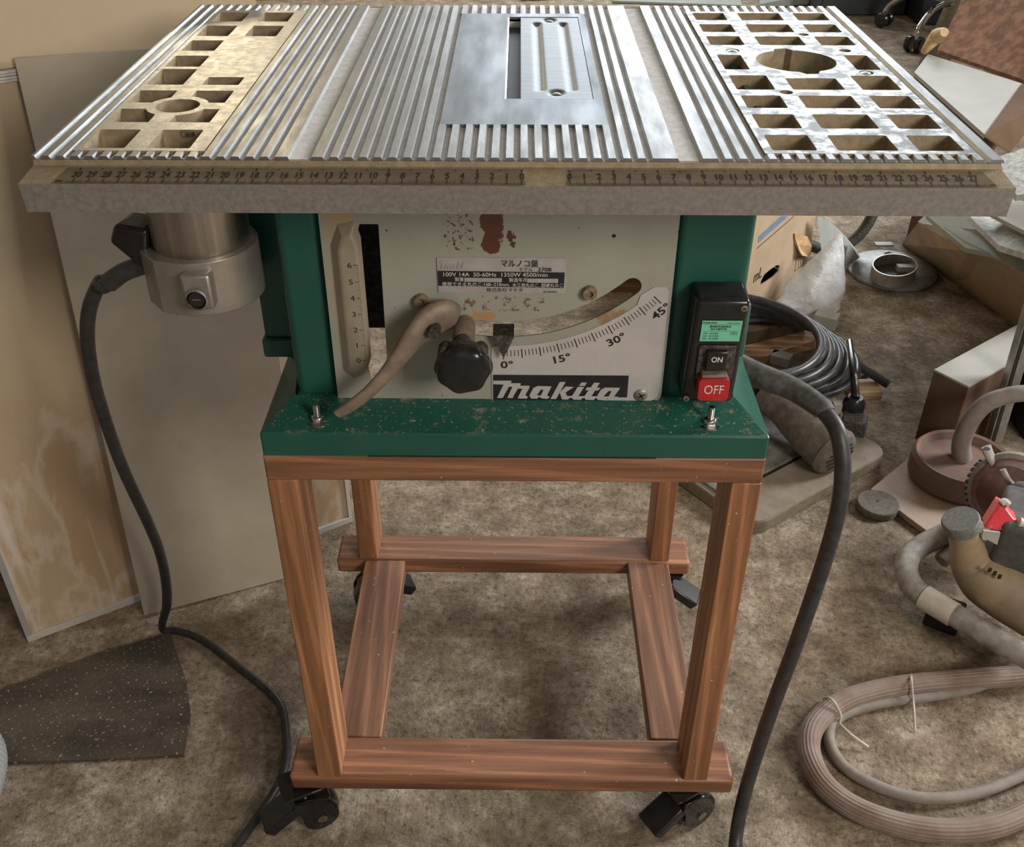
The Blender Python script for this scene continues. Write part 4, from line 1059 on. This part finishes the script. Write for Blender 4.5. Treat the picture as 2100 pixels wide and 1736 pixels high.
# where on the face do things fall: intersect rays with the face plane
def onface(x, y):
    d = ray(x, y); n3 = Vector((nv.x, nv.y, 0)); t_ = (Vector((fa.x, fa.y, 0))-CAM).dot(n3)/d.dot(n3); p = CAM+d*t_
    return ((Vector((p.x, p.y))-fa).dot(dv), p.z)
hh = [onface(x, y) for x, y in ((1559, 586), (1561, 575), (1568, 562), (1580, 552), (1592, 544), (1597, 543), (1599, 548), (1596, 558), (1588, 567), (1575, 576))]
topz = .46
facebox([(0, .002), (fl, .002), (fl, topz), (0, topz)], [hh], 0, .004, 'card', 'front_face')
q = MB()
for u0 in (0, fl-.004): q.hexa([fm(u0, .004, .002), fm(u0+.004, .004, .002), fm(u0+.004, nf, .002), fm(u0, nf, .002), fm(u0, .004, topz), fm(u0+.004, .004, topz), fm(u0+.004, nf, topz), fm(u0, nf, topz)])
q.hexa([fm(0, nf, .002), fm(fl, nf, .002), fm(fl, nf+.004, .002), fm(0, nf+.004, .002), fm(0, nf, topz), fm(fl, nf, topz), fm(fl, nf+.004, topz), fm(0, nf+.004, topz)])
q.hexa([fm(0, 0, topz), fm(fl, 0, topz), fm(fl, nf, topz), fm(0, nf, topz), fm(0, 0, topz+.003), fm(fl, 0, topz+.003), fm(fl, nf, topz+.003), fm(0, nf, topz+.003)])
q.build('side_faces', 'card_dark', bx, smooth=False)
def fq(pts, name, m, d=-.0006):
    q = MB(); q.add([fm(u, d, z) for u, z in (onface(*p) for p in pts)], [tuple(range(len(pts)))]); return q.build(name, m, bx, smooth=False)
fq(((1556, 484), (1602, 443), (1616, 443), (1554, 498)), 'blue_stripe', 'blue_tape')
fq(((1552, 508), (1627, 443), (1629, 443), (1552, 510)), 'flap_seam', 'card_dark')
q = MB()
(u0, z0) = onface(1545, 571); (u1, z1) = onface(1561, 552)
q.text('mL', (u0+u1)/2+.004, (z0+z1)/2-.004, .040, lambda a, b_: fm(a, -.0008, b_), sx=.8, align='CENTER'); q.build('printed_letters', 'ink', bx, smooth=False)
for a in ((1633, 527, 1629, 556), (1639, 526, 1636, 550), (1646, 524, 1643, 543), (1633, 527, 1648, 524), (1629, 556, 1644, 544), (1648, 524, 1645, 543)):
    pass
q = MB()
def ln(x0, y0, x1, y1):
    a = Vector(onface(x0, y0)); b_ = Vector(onface(x1, y1)); d = (b_-a).normalized()*1; n_ = Vector((-d.y, d.x))*.0008
    q.add([fm(p.x, -.0008, p.y) for p in (a-n_, b_-n_, b_+n_, a+n_)], [(0, 1, 2, 3)])
for a in ((1634, 527, 1629, 556), (1639, 526, 1636, 549), (1643, 525, 1641, 545), (1634, 527, 1649, 524), (1629, 556, 1645, 543), (1649, 524, 1645, 543)): ln(*a)
q.build('printed_symbol', 'ink', bx, smooth=False)
tp = [onface(x, y) for x, y in ((1627, 478), (1647, 482), (1652, 500), (1660, 519), (1650, 524), (1632, 520), (1629, 500))]
q = MB(); q.add([fm(u, -.004-.006*(i % 3), z) for i, (u, z) in enumerate(tp)]+[fm(u, -.001-.006*(i % 3), z) for i, (u, z) in enumerate(tp)], [tuple(range(7)), tuple(range(13, 6, -1))]+[(i, (i+1) % 7, (i+1) % 7+7, i+7) for i in range(7)]); q.build('peeled_tape', 'tape', bx, smooth=False)
# clear plastic bag
bag = MB(); apex = V(1723, 481, 1.40)
bl_ = Vector((.560, 1.335, .004)); br_ = Vector((.735, 1.375, .004))
n_, m_ = 28, 40
vs = []
for j in range(m_+1):
    v = j/m_
    for i in range(n_):
        a = 2*math.pi*i/n_
        cb_ = (bl_+br_)*.5
        cx_ = Vector((apex.x+(cb_.x-apex.x)*v, apex.y+(cb_.y-apex.y)*v, apex.z+(cb_.z-apex.z)*v))
        w0 = .004+.088*v**.85; d0 = .003+.040*math.sin(min(v*1.9, 1.57))
        ex_ = Vector((.975, .22, 0)); ey_ = Vector((-ex_.y, ex_.x, 0))
        p = cx_+ex_*(math.cos(a)*w0)+ey_*(math.sin(a)*d0)
        p += Vector(noise.noise_vector(p*22))*.012*v+Vector(noise.noise_vector(p*60))*.004*v
        p.z = max(p.z, .004); vs.append(p)
fs = [(j*n_+i, j*n_+(i+1) % n_, (j+1)*n_+(i+1) % n_, (j+1)*n_+i) for j in range(m_) for i in range(n_)]
bag.add(vs, fs+[tuple(range(n_))]); o = bag.build('plastic_bag', 'bag', angle=80); setbase(o, ((bl_.x+br_.x)/2, (bl_.y+br_.y)/2, 0)); tag(o, 'crumpled clear plastic bag with a pointed tip standing beside the tan carton', 'bag')
# pale curved shade behind the bag
def fan(q, cx, cy, cz, r, a0, a1, h, tilt, th_=.003):
    n = 20; vs = []
    for k in range(n+1):
        a = R(a0+(a1-a0)*k/n)
        for rr, zz in ((r, 0), (r*.55, h), (r*.55-th_, h-th_), (r-th_, -th_)):
            vs.append((cx+rr*math.cos(a), cy+rr*math.sin(a), cz+zz))
    fs = [(k*4+i, k*4+(i+1) % 4, (k+1)*4+(i+1) % 4, (k+1)*4+i) for k in range(n) for i in range(4)]+[(0, 1, 2, 3), (n*4+3, n*4+2, n*4+1, n*4)]
    q.add(vs, fs)
# curved plastic sheet: built from a bowed strip
q = MB(); tpp = [(1676, 445), (1692, 452), (1708, 463), (1724, 478), (1740, 496), (1754, 514), (1762, 528)]
bot = [(1690, 560), (1700, 560), (1708, 558), (1718, 554), (1730, 548), (1742, 541), (1756, 533)]
tv_ = [G(x, y, .17-.02*i) for i, (x, y) in enumerate(tpp)]; bv_ = [G(x, y, .02) for x, y in bot]
n = len(tv_); bk1 = [v+Vector((.004, .004, 0)) for v in tv_]; bk2 = [v+Vector((.004, .004, 0)) for v in bv_]
q.add(tv_+bv_+bk1+bk2, [(i, i+1, n+i+1, n+i) for i in range(n-1)]+[(2*n+i+1, 2*n+i, 3*n+i, 3*n+i+1) for i in range(n-1)]+[(i+1, i, 2*n+i, 2*n+i+1) for i in range(n-1)]+[(n+i, n+i+1, 3*n+i+1, 3*n+i) for i in range(n-1)]+[(0, n, 3*n, 2*n), (n-1, 2*n-1+2*n-n*0-0, 4*n-1, 3*n-1)])
o = q.build('curved_sheet', 'white_paint', angle=60); setbase(o, (tv_[2].x, tv_[2].y, 0)); tag(o, 'pale grey-green curved plastic sheet standing behind the clear bag', 'plastic sheet')
# hoop behind it
hc = G(1690, 478, .05); q = MB(); pts = [hc+Vector((.11*math.cos(a), .05*math.sin(a)+.0, .10+.12*math.sin(a))) for a in [2*math.pi*i/24 for i in range(25)]]
q.tube(pts, .014, 12, 2); o = q.build('black_hoop', 'black_dusty', angle=80); setbase(o, (hc.x, hc.y, .0)); tag(o, 'dark ring standing behind the pale curved sheet', 'ring')
# galvanised disc with oval collar
gd = thing('galvanised_flange', (.90, 1.56, 0), 'round galvanised metal disc with oval raised collar on the open floor', 'metal disc')
dc = G(1829, 552, .01)
q = MB(); q.lathe([(0, .0), (.100, .0), (.1035, .004), (.1035, .010), (.096, .016), (.05, .024), (0, .024)], 48, (dc.x, dc.y, 0)); q.build('disc', 'galv', gd)
oc = G(1834, 548, .045)
def oval(a, b_, n=36): return [(oc.x+a*math.cos(2*math.pi*i/n)*math.cos(.3)-b_*math.sin(2*math.pi*i/n)*math.sin(-.5), oc.y+a*math.cos(2*math.pi*i/n)*math.sin(-.3)+b_*math.sin(2*math.pi*i/n)) for i in range(n)]
q = MB(); q.prism([oval(.050, .058), oval(.047, .055)[::-1]], .022, .052); q.build('collar', 'steel_dull', gd)
q = MB(); q.prism([oval(.046, .054)], .0235, .026); q.build('well', 'black_dusty', gd)
q = MB(); a_ = G(1812, 502, .052); q.box(a_.x-.022, a_.y-.010, .0515, a_.x+.022, a_.y+.010, .056); q.build('clip', 'white_board', gd, bevel=.001)
q = MB(); a2 = G(1857, 548, .035); q.box(a2.x-.020, a2.y-.010, .0255, a2.x+.020, a2.y+.010, .040); q.build('clip', 'white_board', gd, bevel=.001)
q = MB(); c2 = G(1822, 522, .035); q.lathe([(0, .026), (.010, .026), (.010, .040), (0, .042)], 16, (c2.x, c2.y, 0)); q.build('nut', 'steel_dull', gd)
# small offcuts
def offcut(px, py, lx, ly, lz, rzv, m, label, z0=.0, cat='wood offcut', name='wood_offcut', group=None):
    g_ = G(px, py, z0); q = MB().at((g_.x, g_.y, z0), R(rzv)); q.box(-lx/2, -ly/2, .0006, lx/2, ly/2, lz); o = q.build(name, m, bevel=.0015)
    setbase(o, (g_.x, g_.y, z0)); return tag(o, label, cat, group)
offcut(1768, 806, .060, .05, .018, 5, 'pinewood', 'small pale wood offcut on the floor right of the cable coil')
offcut(1692, 668, .050, .036, .030, -28, 'white_board', 'small white block at the foot of the clear plastic bag', cat='block', name='white_block')
offcut(1548, 735, .30, .055, .022, 28, 'pinewood', 'orange wood plank lying inside the cable coil, nearest the saw body')
offcut(1545, 692, .24, .04, .030, 24, 'card_dark', 'dark brown plank behind the orange plank inside the cable coil', z0=.0226)
offcut(1600, 745, .042, .028, .022, -30, 'white_board', 'little white block in the middle of the cable coil', z0=.0, cat='block', name='white_block')
offcut(1700, 770, .12, .10, .012, 35, 'stone', 'flat dusty grey board under the front of the cable coil', cat='board', name='grey_board')

# open carton full of sheets, right of the metal base
oc_ = thing('open_carton', (1.2, 1.5, 0), 'large tipped cardboard box full of loose sheets, right of the galvanised disc', 'carton')
b0 = G(1849, 500); b1 = G(2084, 668); db = (b1-b0).normalized(); b1 = b0+db*.605
t0_ = D(1882, 457, (b0-CAM).dot(_F)*.985); lift = .20
t0_ = G(1882, 457, .13); t1_ = G(1985, 515, .20); t2_ = G(2098, 540, .26); t3_ = t2_+(t2_-t1_)*.6
b_1 = b0+db*.22; b_2 = b0+db*.46
front = [b0, b_1, b_2, b0+db*.60]; tops = [t0_, t1_, t2_, t3_]
q = MB(); back = Vector((.006, .003, 0)); n = 4
q.add(front+tops+[v+back for v in front]+[v+back for v in tops], [(i, i+1, n+i+1, n+i) for i in range(3)]+[(2*n+i+1, 2*n+i, 3*n+i, 3*n+i+1) for i in range(3)]+[(n+i, n+i+1, 3*n+i+1, 3*n+i) for i in range(3)]+[(0, n, 3*n, 2*n), (3, 2*n+3, 3*n+3, n+3)])
q.build('side_wall', 'card', oc_, smooth=False)
fw = Vector((.10, .16, .03))
q = MB(); fl0 = [t0_, t1_, t2_, t3_]; fl1 = [t0_+fw*.25+Vector((.02, 0, .01)), t1_+Vector((-.00, .05, .025)), t2_+Vector((.0, .06, .03)), t3_+Vector((0, .06, .03))]
up_ = Vector((0, 0, .004))
q.add(fl0+fl1+[v+up_ for v in fl0]+[v+up_ for v in fl1], [(i, i+1, n+i+1, n+i) for i in range(3)]+[(2*n+i+1, 2*n+i, 3*n+i, 3*n+i+1) for i in range(3)]+[(i+1, i, 2*n+i, 2*n+i+1) for i in range(3)]+[(n+i, n+i+1, 3*n+i+1, 3*n+i) for i in range(3)]+[(0, n, 3*n, 2*n), (3, 2*n+3, 3*n+3, n+3)])
q.build('folded_flap', 'card_pale', oc_, smooth=False)
pr_ = Vector((.80, .45, 0)).normalized()
q = MB(); lo4 = [b0+pr_*.012, b0+db*.60+pr_*.012, b0+db*.60+pr_*.36, b0+pr_*.36]
q.prism([[(v.x, v.y) for v in lo4]], .002, .12); q.build('box_body', 'card_dark', oc_, smooth=False)
def sheet(pts, zs, m, name, label, cat, th_=.010, base=0):
    v = [G(x, y, z) for (x, y), z in zip(pts, zs)]; q = MB(); n = len(v); dn = Vector((0, 0, -th_))
    q.add(v+[p+dn for p in v], [tuple(range(n)), tuple(range(2*n-1, n-1, -1))]+[(i, (i+1) % n, (i+1) % n+n, i+n) for i in range(n)]); o = q.build(name, m, bevel=.0008)
    c = sum(v, Vector())/n; setbase(o, (c.x, c.y, min(p.z for p in v)-th_)); return tag(o, label, cat)
sheet([(1900, 440), (1985, 440), (2100, 520), (2200, 570), (2200, 600), (2040, 520), (1980, 508)], [.205, .22, .30, .32, .30, .25, .225], 'grey_panel', 'grey_sheet', 'grey sheet lying in the open cardboard box, under the torn plaster board', 'sheet')
sheet([(1985, 440), (2030, 440), (2100, 480), (2200, 520), (2200, 570), (2100, 518), (2050, 503)], [.26, .26, .32, .34, .345, .325, .30], 'plaster', 'torn_plaster_board', 'torn white plaster board with a ragged edge on top of the grey sheet', 'plaster board', .012)
sheet([(2010, 425), (2075, 405), (2200, 440), (2200, 530), (2100, 472), (2060, 452)], [.31, .31, .36, .37, .345, .325], 'white_board', 'smooth_board', 'smooth pale greenish board topmost in the open cardboard box', 'board', .008)
sheet([(2050, 320), (2200, 270), (2240, 380), (2085, 400), (2060, 372)], [.36, .42, .42, .37, .365], 'plaster', 'crumpled_paper', 'bright rough white sheet poking out beside the right end of the saw table', 'paper', .012)

# ================================================================ far right: boxes, boards, stool, cupboards
wb = thing('white_topped_box', (1.68, 2.9, 0), 'brown box with big white top panel, beyond the right end of the saw table', 'box')
def far(x, y, z): return G(x, y, z)
hz_ = .15
w0 = far(1875, 148, hz_); w1 = far(1903, 111, hz_); w2 = far(2096, 171, hz_); w3 = far(2020, 276, hz_)
q = MB(); c4 = [w0, w3, w2, w1]; q.hexa([Vector((v.x, v.y, hz_-.012)) for v in c4]+[Vector((v.x, v.y, hz_)) for v in c4]); q.build('top_panel', 'white_board', wb, smooth=False)
q = MB(); cc_ = (w0+w1+w2+w3)/4; q.hexa([Vector((cc_.x+(v.x-cc_.x)*.985, cc_.y+(v.y-cc_.y)*.985, .001)) for v in c4]+[Vector((cc_.x+(v.x-cc_.x)*.985, cc_.y+(v.y-cc_.y)*.985, hz_-.012)) for v in c4]); q.build('box_body', 'card_dark', wb, smooth=False)
f0, f1, f2_, f3 = far(2020, 276, hz_+.004), far(2096, 171, hz_+.004), far(2160, 200, .13), far(2070, 310, .08)
q = MB(); dn = Vector((0, 0, -.006)); q.hexa([v+dn for v in (f0, f3, f2_, f1)]+[f0, f3, f2_, f1]); q.build('side_flap', 'card_dark', wb, smooth=False)
def leansheet(pts, Y0, m, name, label, cat, th_=.012):
    """pts: (px, py, world y) on an upright leaning sheet"""
    v = [V(x, y, yy) for x, y, yy in pts]; q = MB(); n = len(v); nrm = (v[1]-v[0]).cross(v[2]-v[0]).normalized()
    if nrm.y < 0: nrm = -nrm
    q.add(v+[p+nrm*th_ for p in v], [tuple(range(n)), tuple(range(2*n-1, n-1, -1))]+[(i, (i+1) % n, (i+1) % n+n, i+n) for i in range(n)]); o = q.build(name, m, smooth=False)
    c = sum(v, Vector())/n; setbase(o, (c.x, c.y, min(p.z for p in v))); return tag(o, label, cat)
leansheet([(1920, 109, 3.16), (2096, 171, 2.74), (2230, 215, 2.50), (2230, -60, 3.0), (1990, -60, 3.5), (1964, 21, 3.32)], 3, 'osb', 'particle_board', 'reddish-brown mottled particle board leaning above the white-topped box', 'board')
leansheet([(1877, 146, 3.25), (1950, 120, 3.27), (2010, 20, 3.44), (1965, -60, 3.48), (1957, 10, 3.44), (1935, 16, 3.42)], 3.2, 'edge_dark', 'grey_fibre_board', 'grey-brown board leaning behind the reddish particle board', 'board')
q = MB(); hA = G(1905, 95, .16); q.tube([G(1893, 108, .152), G(1906, 92, .18), G(1922, 74, .21), G(1937, 66, .24)], [.010, .018, .026, .014], 14); o = q.build('tan_handle', 'tape'); setbase(o, (hA.x, hA.y, .15)); tag(o, 'tan rounded handle at the left edge of the particle board', 'handle')
# stool
st = thing('swivel_stool', (1.78, 3.75, 0), 'swivel stool with chrome foot ring and black casters beyond the saw table', 'stool')
sc_ = Vector((1.79, 3.74, 0))
q = MB(); ring_ = [(sc_.x+.20*math.cos(2*math.pi*i/36), sc_.y+.20*math.sin(2*math.pi*i/36), .20) for i in range(37)]
q.tube(ring_, .015, 12, 1); q.build('foot_ring', 'chrome', st)
for k in range(4):
    a = R(225+90*k); d = Vector((math.cos(a), math.sin(a), 0))
    q = MB(); q.tube([sc_+Vector((0, 0, .16)), sc_+d*.18+Vector((0, 0, .15)), sc_+d*.27+Vector((0, 0, .10)), sc_+d*.29+Vector((0, 0, .06))], .014, 12); lg = q.build('leg', 'chrome', st)
    q = MB(); c = sc_+d*.29
    for s_ in (-.022, .022):
        sv = Vector((-d.y, d.x, 0))*s_; q.at((c.x+sv.x, c.y+sv.y, .032), a); q.lathe([(0, -.012), (.026, -.012), (.031, -.006), (.031, .006), (.026, .012), (0, .012)], 20, (0, 0, 0), 'y')
    q.build('caster_wheel', 'black', lg)
q = MB(); q.lathe([(0, .14), (.03, .14), (.03, .45), (0, .45)], 20, sc_); q.build('column', 'chrome', st)
q = MB(); q.lathe([(0, .45), (.16, .45), (.18, .47), (.18, .50), (.16, .52), (0, .52)], 36, sc_); q.build('seat', 'black', st)
def boxth(name, x0, y0, x1, y1, h_, m, label, cat):
    q = MB(); q.box(x0, y0, 0.001, x1, y1, h_); o = q.build(name, m, bevel=.006); setbase(o, ((x0+x1)/2, (y0+y1)/2, 0)); return tag(o, label, cat)
cup = boxth('floor_cabinet', 1.36, 4.15, 1.745, 4.75, .75, 'slate', 'slate grey cupboard standing left of the navy one in the dark far corner', 'cupboard')
cup2 = boxth('floor_cabinet', 1.75, 3.98, 2.6, 4.7, .85, 'navy', 'dark navy cupboard behind the swivel stool in the far corner', 'cupboard')
# things glimpsed beyond the back edge of the table
pts_b = [('wood_plank', (605, -6), .42, .10, .03, 4, 'card_dark', 'reddish brown plank beyond the left half of the saw table', 'plank'),
         ('wood_plank', (735, -12), .14, .12, .05, -20, 'osb', 'short brown plank beyond the back edge of the table between the dark gaps', 'plank'),
         ('pine_plank', (965, -10), .40, .10, .04, 3, 'osb', 'reddish board beyond the table behind the throat plate', 'board'),
         ('pine_plank', (1150, -6), .40, .09, .03, 12, 'pinewood', 'long pale plank lying slanted beyond the table behind the throat cover', 'plank')]
for nm, (px, py), lx, ly, lz, rzv, m, label, cat in pts_b:
    g_ = G(px, py); q = MB().at((g_.x, g_.y, 0), R(rzv)); q.box(-lx/2, -ly/2, .001, lx/2, ly/2, lz); o = q.build(nm, m, bevel=.003); setbase(o, (g_.x, g_.y, 0)); tag(o, label, cat)
g_ = G(1410, -12); q = MB().at((g_.x, g_.y, 0), R(-8)); q.box(-.35, -.25, .001, .25, .25, .012); o = q.build('grey_sheet_metal', 'grey_panel', bevel=.002); setbase(o, (g_.x, g_.y, 0)); tag(o, 'flat grey sheet on the floor beyond the right miter slot', 'sheet')
g_ = G(1600, 6); q = MB().at((g_.x, g_.y, 0), R(18)); q.hexa([(-.16, -.08, .001), (.13, -.08, .001), (.13, .10, .001), (-.05, .10, .001), (-.16, -.08, .02), (.13, -.08, .05), (.13, .10, .14), (-.05, .10, .10)]); o = q.build('white_pack', 'white_paint', bevel=.004); setbase(o, (g_.x, g_.y, 0)); tag(o, 'whitish wedge-shaped pack beyond the back right of the saw table', 'pack')

for o in list(bpy.data.objects):
    if '_w' in o: del o['_w']
